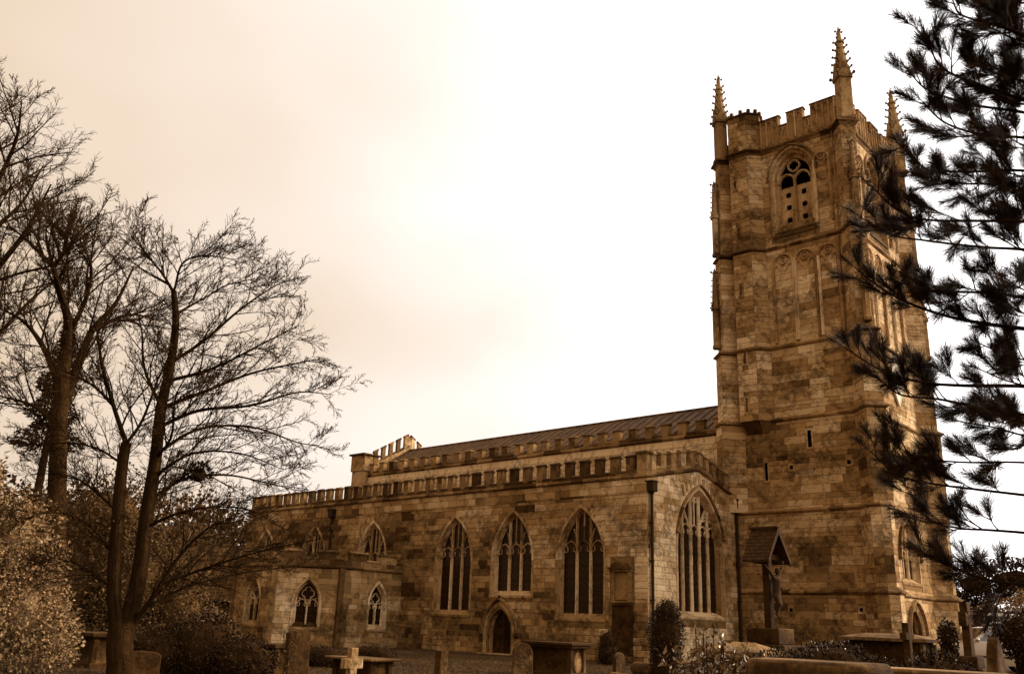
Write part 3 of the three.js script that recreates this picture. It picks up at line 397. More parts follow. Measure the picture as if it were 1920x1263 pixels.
// ================= west tower with diagonal buttresses, stair turret and pinnacles
{
  const LV = [-1, 3.57, 7.85, 12.95, 17.2, 23.4, 30.05];
  const BT = [{ j: 0.98, e: 1.72, c: 0.42 }, { j: 0.86, e: 1.5, c: 0.38 }, { j: 0.74, e: 1.38, c: 0 }, { j: 0.72, e: 1.26, c: 0 }, { j: 0.68, e: 1.1, c: 0 }, { j: 0.62, e: 0.9, c: 0 }], K = Math.SQRT1_2;
  const X0 = 0, X1 = 8, ZN = -9.1, ZS = -17.3;
  function plan(i) {
    const { j, e, c } = BT[i], s = 0.03 * i, x0 = X0 + s * 0.5, x1 = X1 - s * 0.5, zn = ZN - s * 0.5 + 0.03, zs = ZS + s * 0.5, P = [], K2 = K * e;
    const add = (x, z, n) => P.push([x, z, n || '']);
    const butt = (ax, az, bx, bz, dx, dz, n) => { const A = [ax + dx * K2, az + dz * K2], B = [bx + dx * K2, bz + dz * K2]; add(ax, az, n + '_side1'); if (c) { const l = Math.hypot(B[0] - A[0], B[1] - A[1]), ux = (B[0] - A[0]) / l, uz = (B[1] - A[1]) / l; add(A[0] - dx * K * c, A[1] - dz * K * c, n + '_ch1'); add(A[0] + ux * c, A[1] + uz * c, n + '_front'); add(B[0] - ux * c, B[1] - uz * c, n + '_ch2'); add(B[0] - dx * K * c, B[1] - dz * K * c, n + '_side2'); } else { add(A[0], A[1], n + '_front'); add(B[0], B[1], n + '_side2'); } };
    add(x0, zs, 'E'); if (i >= 2) butt(x0, zn - j, x0 + j, zn, -1, 1, 'ne'); else { add(x0, zn, 'N'); }
    if (i >= 3) { add(x0 + j, zn, 't0'); add(0.82, -8.47, 't1'); add(2.0, -8.47, 't2'); add(2.63, zn, 'N'); } else if (i === 2) add(x0 + j, zn, 'N');
    butt(x1 - j, zn, x1, zn - j, 1, 1, 'nw'); add(x1, zn - j, 'W'); butt(x1, zs + j, x1 - j, zs, 1, -1, 'sw'); add(x1 - j, zs, 'S');
    return P; // each point carries the name of the face that starts there
  }
  const belN = { spring: 27.95, sill: 24.15, a: 1.32, r: 1.7 };
  const frames = {};
  for (let i = 0; i < 6; i++) {
    const P = plan(i), g = part('tower_stage', church), y0 = LV[i], y1 = LV[i + 1];
    P.forEach((p, k) => {
      const q = P[(k + 1) % P.length], F = new Frame(p[0], p[1], q[0] - p[0], q[1] - p[1]), L = Math.hypot(q[0] - p[0], q[1] - p[1]), f = p[2]; if (L < 0.02) return; frames[f + i] = F;
      const holes = [], cuts = [], slits = [], toU = (x) => x - p[0];
      const hole = (u, v, w, h) => { holes.push(rectHole(u - w / 2, u + w / 2, v - h / 2, v + h / 2)); cuts.push(rectCut(u - w / 2 - 0.1, u + w / 2 + 0.1, v - h / 2 - 0.1, v + h / 2 + 0.1)); slits.push([u, v, w, h]); };
      if (f === 'N' && i === 2) { hole(toU(4.64), 11.71, 0.22, 0.95); hole(toU(1.99), 10.1, 0.16, 1.0); hole(toU(3.49), 10.22, 0.2, 0.22); hole(toU(6.72), 10.23, 0.2, 0.22); }
      if (f === 'N' && i === 0) { hole(toU(3.03), 2.67, 0.16, 0.18); hole(toU(6.79), 2.73, 0.16, 0.18); }
      if (f === 't1') { if (i === 3) { hole(toU(1.3), 16.75, 0.14, 0.75); hole(toU(1.3), 13.9, 0.14, 0.85); } if (i === 4) hole(toU(1.25), 20.9, 0.14, 0.55); if (i === 5) { hole(toU(1.15), 28.0, 0.14, 0.5); hole(toU(1.25), 24.7, 0.14, 0.6); } }
      let bw = null; if (i === 5 && f === 'N') bw = { ...belN, uc: toU(4.55) }; if (i === 5 && f === 'W') bw = { ...belN, uc: 3.5 };
      if (bw) { holes.push(archPts(bw.uc, bw.sill, bw.spring, bw.a, bw.r, 12)); cuts.push(archCut(bw.uc, bw.sill - 0.3, bw.spring, bw.a + 0.15, bw.r + 0.18)); }
      let ww = null, wd = null; if (f === 'W' && i === 1) { ww = { uc: L / 2, sill: 4.3, spring: 5.7, a: 1.35, r: 1.75, lights: 3, hood: true, headAt: 5.5 }; holes.push(holeOf(ww)); cuts.push(archCut(ww.uc, ww.sill - 0.2, ww.spring, ww.a + 0.12, ww.r + 0.15)); }
      if (f === 'W' && i === 0) { wd = { uc: L / 2, sill: 0.2, spring: 1.7, a: 0.85, r: 1.15 }; holes.push(archPts(wd.uc, 0.2, wd.spring, wd.a, wd.r, 10)); cuts.push(archCut(wd.uc, -1, wd.spring, wd.a + 0.2, wd.r + 0.25)); }
      panel(g, F, 0, L, y0, y1, holes, Math.min(0.5, 0.5)); for (const s of slits) slit(F, ...s);
      if (!/^(S|E|.*sw_side2|.*sw_front)$/.test(f)) stones(F, 0, L, i ? y0 : -0.2, y1, { cuts, seed: 100 + i * 20 + k, hMin: 0.22, hMax: 0.52, lMin: 0.45, lMax: 1.2, off: (f === 'N' ? -0.02 : f[0] === 'W' ? 0.06 : 0.02) + (i >= 3 ? 0.12 : 0.0) + (/nw_ch2/.test(f) ? 0.28 : 0), offFn: i === 4 ? (u, v) => 0.06 : i === 0 ? () => -0.06 : null });  // upper stages and west-facing chamfer lightened for the sky light they catch
      if (ww) gothicWindow(F, ww);
      if (wd) { const gd = part('west_door', church), mb = new MB(), T = tone(0.05), lay = [[0.3, 0.04], [0.24, 0.08], [0.12, -0.05], [0.1, -0.12], [0, -0.2], [-0.02, -0.4]]; const A = lay.map(([o]) => archPts(wd.uc, 0.2, wd.spring, wd.a + o, wd.r + o * 1.25, 10)); for (let m = 0; m < 5; m++) for (let n = 0; n < A[0].length - 1; n++) mb.quad(F.at(...A[m][n], lay[m][1]), F.at(...A[m][n + 1], lay[m][1]), F.at(...A[m + 1][n + 1], lay[m + 1][1]), F.at(...A[m + 1][n], lay[m + 1][1]), T(F.at(...A[m][n]))); mb.mesh('door_surround', M.stone, gd); const hm = new MB(); bar(hm, F, archPts(wd.uc, wd.spring - 0.1, wd.spring, wd.a + 0.4, wd.r + 0.48, 12), 0.16, 0, 0.2, tone(-0.25)); hm.mesh('hood_mould', M.stone, gd); for (let b = 0; b < 8; b++) { const u0 = wd.uc - wd.a + b * wd.a / 4, u1 = u0 + wd.a / 4 - 0.01, tp = (u) => wd.spring + archTop(wd.a, wd.r, clamp(u - wd.uc, -wd.a, wd.a)); const bb = new MB(); slab(bb, F, [[u0, 0.2], [u1, 0.2], [u1, tp(u1)], [u0, tp(u0)]], -0.4, -0.35, WH); bb.mesh('board', M.wood, gd); } }
      if (bw) belfry(F, bw);
      // panelled stages: ribs with foiled heads
      if ((i === 4 || i === 5) && (f === 'N' || f === 'W')) {
        const pg = part('blind_panelling', church), list = f === 'N' ? (i === 4 ? [[3.07, 4.32], [4.42, 5.66], [5.84, 7.02]] : [[5.98, 6.9]]).map(([a, b]) => [toU(a), toU(b)]) : (i === 4 ? [[0.5, 1.75], [1.85, 3.1], [3.2, 4.45], [4.55, 5.8]] : [[0.55, 1.55], [5.35, 6.4]]);
        for (const [a, b] of list) { const mb = new MB(), c = (a + b) / 2, hw = (b - a) / 2, yb = y0 + (i === 4 ? 0.25 : 0.9), sp = y1 - (i === 4 ? 1.15 : 1.75), T = tone(0.2); bar(mb, F, archPts(c, yb, sp, hw, hw * 0.98, 8), 0.17, 0.0, 0.17, T); const q = []; for (let m = 0; m < 14; m++) q.push([c + Math.cos(m / 14 * 2 * Math.PI) * 0.23, sp + 0.24 + Math.sin(m / 14 * 2 * Math.PI) * 0.23]); bar(mb, F, q, 0.09, 0, 0.11, T, true); for (const s of [-1, 1]) { const e = []; for (let m = 0; m <= 6; m++) { const t = m / 6; e.push([c + s * hw * (1 - 0.75 * t), sp - 0.25 + 0.32 * Math.sin(t * Math.PI) - 0.12 * t]); } bar(mb, F, e, 0.09, 0, 0.1, T); } mb.geo(new THREE.SphereGeometry(0.09, 6, 5), F.matrix(c, sp + 0.24, 0.04), T); mb.mesh('panel', M.stone, pg); }
      }
      if (i === 4 && f === 'N' || i === 5 && f === 'N') { const mb = new MB(); bar(mb, F, [[L - 0.12, y0 + 0.2], [L - 0.12, y1 - 0.1]], 0.1, 0, 0.08, tone(0)); bar(mb, F, [[L - 0.36, y0 + 0.2], [L - 0.36, y1 - 0.1]], 0.07, 0, 0.06, tone(0)); mb.mesh('corner_shaft', M.stone, church); }
    });
    // moulded offset at the top of the stage, following every projection
    if (i < 5) { const mb = new MB(), prof = [[-0.02, -0.16], [0.04, -0.12], [0.14, -0.04], [0.16, 0.03], [-0.05, 0.2], [-0.42, 0.5]]; sweep(mb, P.map(([x, z]) => [x, z]), y1, prof, tone(-0.22), true); mb.mesh('string_course', M.stone, church); }
    else { const mb = new MB(); sweep(mb, P.map(([x, z]) => [x, z]), y1, [[-0.02, -0.28], [0.06, -0.22], [0.1, -0.12], [0.22, -0.02], [0.24, 0.06], [0.02, 0.2], [-0.3, 0.22]], tone(-0.28), true); mb.mesh('string_course', M.stone, church); }
    if (i === 0) { const mb = new MB(); sweep(mb, P.map(([x, z]) => [x, z]), 0.75, [[-0.02, -2], [0.2, -2], [0.2, 0.0], [0.14, 0.06], [0.02, 0.2], [-0.02, 0.2]], tone(-0.1), true); mb.mesh('plinth', M.stone, church); }
  }
  { const mb = new MB(); mb.box(4, 30.1, -13.2, 7.6, 0.2, 7.8, WH); mb.mesh('tower_roof', M.lead, church); const fl = new MB(); fl.box(4, 23.2, -13.2, 7.4, 0.2, 7.6, WH); fl.mesh('belfry_floor', M.wood, church); }
  function belfry(F, w) {
    const g = part('belfry_window', church), mb = new MB(), A = (o, ov = 0) => archPts(w.uc, w.sill + ov, w.spring, w.a + o, w.r + o * 1.25, 14), lay = [[A(0.16, -0.05), 0.04], [A(0.04), 0.06], [A(-0.05), -0.1], [A(-0.14), -0.14], [A(-0.2), -0.34], [A(-0.34, 0.3), -0.4], [A(-0.36, 0.3), -0.6]];
    for (let m = 0; m < lay.length - 1; m++) for (let n = 0; n < lay[0][0].length - 1; n++) { const [P, d] = lay[m], [Q, e] = lay[m + 1]; mb.quad(F.at(...P[n], d), F.at(...P[n + 1], d), F.at(...Q[n + 1], e), F.at(...Q[n], e), stoneTone(F.at(...P[n]), 0.5 + 0.3 * Math.sin(n * 5 + m), 0.1)); } mb.mesh('surround', M.stone, g);
    const hm = new MB(); bar(hm, F, archPts(w.uc, w.spring - 0.1, w.spring, w.a + 0.25, w.r + 0.3, 14), 0.16, 0, 0.16, tone(-0.2)); hm.mesh('hood_mould', M.stone, g);
    const sl = new MB(); for (let s = 0; s < 4; s++) { const v = w.sill - 0.15 + s * 0.22, d0 = 0.07 - s * 0.11; sl.quad(F.at(w.uc - w.a - 0.05 + s * 0.04, v, d0), F.at(w.uc + w.a + 0.05 - s * 0.04, v, d0), F.at(w.uc + w.a + 0.05 - s * 0.04, v + 0.2, d0 - 0.05), F.at(w.uc - w.a - 0.05 + s * 0.04, v + 0.2, d0 - 0.05), stoneTone(F.at(w.uc, v), 0.4, -0.15)); sl.quad(F.at(w.uc - w.a, v + 0.2, d0 - 0.05), F.at(w.uc + w.a, v + 0.2, d0 - 0.05), F.at(w.uc + w.a, v + 0.22, d0 - 0.12), F.at(w.uc - w.a, v + 0.22, d0 - 0.12), stoneTone(F.at(w.uc, v), 0.6, 0)); } sl.mesh('stepped_sill', M.stone, g);
    const ai = w.a - 0.34, lw = ai, d = -0.46, T = tone(0.16);
    const mu = new MB(); bar(mu, F, [[w.uc, w.sill + 0.6], [w.uc, w.spring + 0.1]], 0.16, d, d + 0.22, T); mu.mesh('mullion', M.stone, g);
    for (const s of [-1, 1]) { const c = w.uc + s * lw / 2, hw = lw / 2 - 0.02, P = archPts(c, w.sill + 0.6, w.spring - 0.25, hw, hw * 0.9, 6), H = []; for (let k = 0; k < 3; k++) { const v = w.sill + 1.05 + k * 0.82, a = 0.17, r = []; for (const [x, y] of [[-1, -0.6], [-0.6, -1], [0.6, -1], [1, -0.6], [1, 0.6], [0.6, 1], [-0.6, 1], [-1, 0.6]]) r.push([c + x * a, v + y * a]); H.push(r); } const lb = new MB(); slab(lb, F, rectHole(c - hw, c + hw, w.sill + 0.6, w.spring - 0.6), d - 0.1, d, tone(0.1), H); lb.mesh('pierced_slab', M.stone, g); }
    const tr = new MB(); for (const s of [-1, 1]) { bar(tr, F, archPts(w.uc + s * lw / 2, w.spring - 0.3, w.spring - 0.3, lw / 2, lw * 0.55, 8), 0.13, d, d + 0.2, T); } const q = []; for (let m = 0; m < 16; m++) q.push([w.uc + Math.cos(m / 16 * 6.2832) * 0.36, w.spring + 0.72 + Math.sin(m / 16 * 6.2832) * 0.36]); bar(tr, F, q, 0.1, d, d + 0.16, T, true); for (let k = 0; k < 4; k++) { const t = k * Math.PI / 2 + Math.PI / 4; tr.geo(new THREE.SphereGeometry(0.07, 6, 5), F.matrix(w.uc + Math.cos(t) * 0.3, w.spring + 0.72 + Math.sin(t) * 0.3, d + 0.08), T); } tr.mesh('tracery', M.stone, g);
  }
  { // lozenge-shaped clock face on the west wall, under the string course
    const F = frames.W3, g = part('clock', church), u = 3.75, v = 15.45, s = 1.5, mk = (n, f, m) => { const mb = new MB(); f(mb); mb.mesh(n, m, g); }; const D = (k) => [[u - s * 0.72 * k, v], [u, v - s * k], [u + s * 0.72 * k, v], [u, v + s * k]];
    M.dial = new THREE.MeshPhysicalMaterial({ name: 'painted_dial', color: new THREE.Color().setRGB(0.78, 0.66, 0.48), roughness: 0.7, specularIntensity: 0.2 });
    mk('dial', (mb) => slab(mb, F, D(1), 0.05, 0.12, WH), M.dial); mk('rim', (mb) => bar(mb, F, D(1), 0.08, 0.1, 0.17, WH, true), M.dial);
    mk('numeral_bars', (mb) => { for (let k = 0; k < 12; k++) { const a = k * Math.PI / 6, r0 = 0.42, r1 = 0.72 + (k % 3 ? 0 : 0.12); bar(mb, F, [[u + Math.sin(a) * r0, v + Math.cos(a) * r0], [u + Math.sin(a) * r1, v + Math.cos(a) * r1]], 0.09, 0.118, 0.13, WH); } }, M.iron); mk('hands', (mb) => { bar(mb, F, [[u, v], [u + 0.2, v + 0.42]], 0.07, 0.135, 0.15, WH); bar(mb, F, [[u, v], [u - 0.3, v + 0.5]], 0.05, 0.152, 0.165, WH); }, M.iron);
  }
  // parapet: panelled merlons along the sides
  function towerParapet(x, z, dx, dz, L, list, y0 = 30.2, emb = 31.4, top = 32.15) {
    const F = new Frame(x, z, dx, dz), g = part('tower_parapet', church), lo = new MB(), t = 0.32; slab(lo, F, rectHole(0, L, y0, emb), -t, 0.0, tone(-0.2)); lo.mesh('parapet_wall', M.stone, g);
    const cap = (mb, a, b, v) => slab(mb, new Frame(F.at(a, 0).x, F.at(a, 0).z, F.N.x * -1, F.N.z * -1), [[-0.08, v], [t + 0.08, v], [t + 0.08, v + 0.04], [t / 2, v + 0.13], [-0.08, v + 0.05]].reverse(), 0, b - a, tone(-0.3));
    let e0 = 0; const edges = [];
    for (const [a, b] of list) { if (a - e0 > 0.1) edges.push([e0, a]); e0 = b; const mb = new MB(); slab(mb, F, rectHole(a, b, emb, top), -t, 0.004, tone(-0.18)); cap(mb, a - 0.05, b + 0.05, top); mb.mesh('merlon', M.stone, g); const rb = new MB(), n = Math.max(2, Math.round((b - a) / 0.42)); for (let k = 0; k <= n; k++) bar(rb, F, [[a + 0.04 + (b - a - 0.08) * k / n, y0 + 0.1], [a + 0.04 + (b - a - 0.08) * k / n, top - 0.06]], 0.085, 0, 0.09, tone(0.15)); for (let k = 0; k < n; k++) { const c = a + (b - a) * (k + 0.5) / n; bar(rb, F, archPts(c, top - 0.42, top - 0.42, 0.16, 0.22, 5), 0.06, 0, 0.07, tone(0.12)); } rb.mesh('tracery', M.stone, g); }
    if (L - e0 > 0.1) edges.push([e0, L]); for (const [a, b] of edges) { const mb = new MB(); cap(mb, a, b, emb + 0.003); mb.mesh('coping', M.stone, g); const rb = new MB(), n = Math.max(1, Math.round((b - a) / 0.35)); for (let k = 0; k < n; k++) { const c = a + (b - a) * (k + 0.5) / n; bar(rb, F, archPts(c, y0 + 0.55, emb - 0.35, 0.13, 0.2, 5), 0.06, 0, 0.07, tone(0.12)); } rb.mesh('tracery', M.stone, g); }
  }
  towerParapet(2.3, -9.12, 1, 0, 5.35, [[0, 1.62], [2.16, 3.2], [3.68, 5.2]]);
  towerParapet(7.98, -9.5, 0, -1, 7.5, [[0.1, 1.35], [1.95, 3.2], [3.8, 5.05], [5.65, 7.4]]);
  towerParapet(0.05, -17.0, 0, 1, 7.6, [[0.3, 1.8], [2.5, 3.9], [4.7, 6.2]]); towerParapet(7.8, -17.25, -1, 0, 7.7, [[0.2, 1.8], [2.5, 3.9], [4.7, 6.9]]);
  // stair turret head
  { const P = [[0.45, -9.35], [0.78, -8.5], [2.0, -8.5], [2.62, -9.15], [2.3, -10.2], [0.9, -10.4]], g = part('stair_turret', church); P.forEach((p, k) => { const q = P[(k + 1) % 6], F = new Frame(p[0], p[1], q[0] - p[0], q[1] - p[1]), L = Math.hypot(q[0] - p[0], q[1] - p[1]); panel(g, F, 0, L, 30.1, 32.75, [], 0.25); if (k < 3 || k > 4) stones(F, 0, L, 30.25, 32.7, { seed: 300 + k, off: 0, hMin: 0.28, hMax: 0.38 }); }); const mb = new MB(); sweep(mb, P, 32.75, [[-0.02, -0.06], [0.1, -0.02], [0.12, 0.06], [-0.05, 0.16], [-1.3, 0.3]], tone(-0.25), true); mb.mesh('turret_cap', M.stone, g); for (let k = 0; k < 6; k++) { const p = P[k], q = P[(k + 1) % 6]; for (const t of [0.25, 0.75]) { const b = new MB(), x = lerp(p[0], q[0], t), z = lerp(p[1], q[1], t); b.box(x, 32.97, z, 0.2, 0.24, 0.2, tone(-0.1), Math.atan2(-(q[1] - p[1]), q[0] - p[0])); b.mesh('small_merlon', M.stone, g); } } }
  { const mb = new MB(), A = [[0.7, -9.07], [0.82, -8.47], [2.0, -8.47], [2.63, -9.07]], B = [[0.9, -9.05], [1.0, -9.0], [1.95, -9.0], [2.3, -9.05]]; for (let k = 0; k < 3; k++) { const q = (P, y) => V(P[0], y, P[1]); mb.quad(q(B[k], 12.3), q(B[k + 1], 12.3), q(A[k + 1], 13.02), q(A[k], 13.02), stoneTone(q(A[k], 12.6), 0.5, -0.25)); } mb.mesh('turret_corbel', M.stone, church); }
  // crocketed pinnacles
  function pinnacle(x, z, y0, ys, yt, w, name = 'pinnacle', rot = Math.PI / 4) {
    const g = part(name, church), R = new THREE.Matrix4().makeRotationY(rot), at = (m) => new THREE.Matrix4().makeTranslation(x, 0, z).multiply(R).multiply(m), S = new MB(), T = tone(0.02); S.geo(chamferBox(w, ys - y0, w, 0.05), at(new THREE.Matrix4().makeTranslation(0, (y0 + ys) / 2, 0)), T); S.geo(chamferBox(w * 1.18, 0.12, w * 1.18, 0.04), at(new THREE.Matrix4().makeTranslation(0, ys, 0)), T); S.geo(chamferBox(w * 1.25, 0.3, w * 1.25, 0.06), at(new THREE.Matrix4().makeTranslation(0, y0 + 0.15, 0)), tone(-0.15)); S.mesh('shaft', M.stone, g);
    const sp = new MB(), h = yt - ys; sp.geo(new THREE.CylinderGeometry(0.11, w * 0.66, h * 0.86, 8), at(new THREE.Matrix4().makeTranslation(0, ys + h * 0.43, 0)), T); sp.geo(new THREE.CylinderGeometry(0.24 * w / 0.62, 0.24 * w / 0.62, 0.09, 8), at(new THREE.Matrix4().makeTranslation(0, ys + h * 0.66, 0)), T); sp.mesh('spire', M.stone, g);
    const ga = new MB(); for (let k = 0; k < 4; k++) { const m = at(new THREE.Matrix4().makeRotationY(k * Math.PI / 2).setPosition(0, 0, 0)); const s = new THREE.Shape([new THREE.Vector2(-w * 0.55, 0), new THREE.Vector2(w * 0.55, 0), new THREE.Vector2(0, w * 1.5)]); ga.geo(new THREE.ExtrudeGeometry(s, { depth: 0.08, bevelEnabled: false }), m.multiply(new THREE.Matrix4().makeTranslation(0, ys - 0.1, w * 0.5)), T); } ga.mesh('gablet', M.stone, g);
    const n = 6, cs = Math.max(0.62, w / 0.62); for (let k = 0; k < 4; k++) for (let m = 0; m < n; m++) { const t = (m + 0.15) / n * 0.8, r = lerp(w * 0.66, 0.11, t / 0.86) + 0.03, a = k * Math.PI / 2 + Math.PI / 4, big = (m === 0 ? 1.7 : 1.3) * cs, mb = new MB(), c = new THREE.Matrix4().makeRotationY(-a).setPosition(Math.cos(a) * r, ys + h * t, Math.sin(a) * r); mb.geo(new THREE.ConeGeometry(0.10 * big, 0.27 * big, 5), at(c.clone().multiply(new THREE.Matrix4().makeRotationZ(-1.15))), T); mb.geo(new THREE.SphereGeometry(0.055 * big, 6, 4), at(c.clone().multiply(new THREE.Matrix4().makeTranslation(0.09 * big, 0.06 * big, 0))), T); mb.mesh('crocket', M.stone, g); }
    const f = new MB(); f.geo(new THREE.SphereGeometry(0.12, 8, 6), at(new THREE.Matrix4().makeScale(1, 0.7, 1).setPosition(0, ys + h * 0.87, 0)), T); for (let k = 0; k < 4; k++) { const a = k * Math.PI / 2; f.geo(new THREE.SphereGeometry(0.08, 6, 5), at(new THREE.Matrix4().makeTranslation(Math.cos(a) * 0.2, ys + h * 0.87 + 0.02, Math.sin(a) * 0.2)), T); } f.geo(new THREE.ConeGeometry(0.1, h * 0.14, 6), at(new THREE.Matrix4().makeTranslation(0, ys + h * 0.94, 0)), T); f.mesh('finial', M.stone, g);
  }
  pinnacle(8.15, -8.95, 30.1, 33.0, 36.75, 0.76); pinnacle(0.02, -8.9, 30.1, 33.0, 36.75, 0.7); pinnacle(8.15, -17.45, 30.1, 33.0, 36.75, 0.74);
  for (const [cx, cz, dx, dz] of [[0, -9.1, -1, 1], [8, -9.1, 1, 1], [8, -17.3, 1, -1]]) { const w = 0.34; for (const [i, a, b, c] of [[5, 23.6, 26.3, 28.9], [4, 17.6, 20.2, 22.9]]) { const e = (BT[i].e + BT[i].j * 0.5 * Math.SQRT2 * 0 + 0.02), d = e - BT[i].j * K + 0.0; const f = (BT[i].e * K) - 0 ; const x = cx + dx * (f - BT[i].j / 2 + 0.12), z = cz + dz * (f - BT[i].j / 2 + 0.12); pinnacle(x, z, a, b, c, w, 'attached_pinnacle'); } }
  REST.mesh('stone_facing', M.stone, church, 'stuff');
}
// ---------------------------------------------------------------- ground
{
  const g = new THREE.PlaneGeometry(2, 2, 1, 1), N = 220, pos = [], idx = [], col = [], uv = [];
  for (let j = 0; j <= N; j++) for (let i = 0; i <= N; i++) { const w = (t) => { const s = t * 2 - 1; return Math.sign(s) * (Math.abs(s) * 40 + Math.pow(Math.abs(s), 4) * 560); }; const x = 5 + w(i / N), z = 12 + w(j / N), y = groundY(x, z); pos.push(x, y, z); uv.push(x, z); const n = fbm(x * 0.4, 1, z * 0.4), m = fbm(x * 2.1, 5, z * 2.1), k = clamp(0.5 + n * 0.9 + m * 0.5); col.push(...mix3([0.03, 0.015, 0.005], [0.10, 0.05, 0.017], k)); }
  for (let j = 0; j < N; j++) for (let i = 0; i < N; i++) { const a = j * (N + 1) + i; idx.push(a, a + N + 1, a + 1, a + 1, a + N + 1, a + N + 2); }
  const b = new THREE.BufferGeometry(); b.setAttribute('position', new THREE.Float32BufferAttribute(pos, 3)); b.setAttribute('uv', new THREE.Float32BufferAttribute(uv, 2)); b.setAttribute('color', new THREE.Float32BufferAttribute(col, 3)); b.setIndex(idx); b.computeVertexNormals();
  M.turf = new THREE.MeshPhysicalMaterial({ name: 'turf', specularIntensity: 0.15, map: stoneMap, bumpMap: stoneBump, bumpScale: 0.06, roughness: 1, vertexColors: true });
  const m = sh(new THREE.Mesh(b, M.turf)); m.name = 'ground'; m.userData.kind = 'structure'; m.userData.label = 'sloping turf of the churchyard'; scene.add(m);
}
// ---------------------------------------------------------------- churchyard: tombs, crosses, headstones (faces turned west)
function pos(px, d) { const r = rayDir(px, 1190).setY(0).normalize(), P = CAM.clone().addScaledVector(r, d); P.y = groundY(P.x, P.z); return P; }
const WEST = Math.PI / 2;
function grave(name, label, category, px, d, o = {}) { const t = thing(name, label, category, o.group), P = pos(px, d); t.position.set(P.x, P.y + (o.dy ?? -0.06), P.z); t.rotation.set(o.tx ?? 0, (o.ry ?? WEST), o.tz ?? 0); return t; }
let graveSeed = 1;
const gTone = (off = 0) => { off -= 0.42; const s = graveSeed++ * 13.7; return (P) => stoneTone(V(P.x * 1.6 + s, P.y * 1.6, P.z * 1.6 - s), 0.5, off); };  // darker lichened stone, with the shade of the trees put in
function fitTop(g, px, py, d) { // raise or lower the thing's height so that its top stands at that bearing
  const r = rayDir(px, py), y = CAM.y + r.y * d / Math.hypot(r.x, r.z), b = new THREE.Box3(); g.updateMatrixWorld(true); b.setFromObject(g); const k = (y - g.position.y) / (b.max.y - g.position.y); g.scale.y *= clamp(k, 0.4, 2.5); return g; }
const FL = new Frame(0, 0, 1, 0);
function bevelShape(outline, t, b = 0.02) { const g = new THREE.ExtrudeGeometry(new THREE.Shape(outline.map(([x, y]) => new THREE.Vector2(x, y))), { depth: t - 2 * b, bevelEnabled: true, bevelThickness: b, bevelSize: b, bevelSegments: 2, bevelOffset: -b }); g.translate(0, 0, -t / 2 + b); return g; }
const roundTop = (w, h, rise) => { const P = [[-w / 2, 0], [w / 2, 0]]; for (let i = 0; i <= 12; i++) { const t = Math.PI * i / 12; P.push([Math.cos(t) * w / 2, h - rise + Math.sin(t) * rise]); } return P; };
const pointTop = (w, h) => { const P = [[-w / 2, 0]]; const A = archPts(0, 0, h - w * 0.95, w / 2, w * 0.95, 8); return A; };
function headstone(label, px, d, w, h, t, outline, o = {}) { const g = grave('headstone', label, 'headstone', px, d, o), mb = new MB(); mb.geo(bevelShape(outline, t), null, gTone(o.off ?? 0)); mb.mesh('slab', M.stone, g); const bs = new MB(); bs.box(0, 0.06, 0, w * 1.18, 0.2, t * 1.9, gTone(-0.1)); bs.mesh('base', M.stone, g); return g; }
function cross(label, px, d, o) { // Latin cross on steps
  const g = grave('stone_cross', label, 'cross', px, d, o), { h, aw, w, t, arm, steps } = o, T = gTone(o.off ?? 0); let y = 0; steps.forEach(([sw, sd, shh], i) => { const mb = new MB(); mb.box(0, y + shh / 2, 0, sw, shh, sd, gTone(o.off ?? 0), 0, 0.02); mb.mesh('step', M.stone, g); y += shh; });
  const P = o.flare ? [[-w * 0.62, 0], [w * 0.62, 0], [w * 0.42, arm - w * 0.5], [aw / 2, arm - w * 0.75], [aw / 2, arm + w * 0.75], [w * 0.42, arm + w * 0.5], [w * 0.6, h], [-w * 0.6, h], [-w * 0.42, arm + w * 0.5], [-aw / 2, arm + w * 0.75], [-aw / 2, arm - w * 0.75], [-w * 0.42, arm - w * 0.5]] : [[-w / 2, 0], [w / 2, 0], [w / 2, arm - w / 2], [aw / 2, arm - w / 2], [aw / 2, arm + w / 2], [w / 2, arm + w / 2], [w / 2, h], [-w / 2, h], [-w / 2, arm + w / 2], [-aw / 2, arm + w / 2], [-aw / 2, arm - w / 2], [-w / 2, arm - w / 2]];
  const mb = new MB(), gm = bevelShape(P, t, 0.015); gm.translate(0, y - 0.01, 0); mb.geo(gm, null, T); mb.mesh('cross', M.stone, g); return g;
}
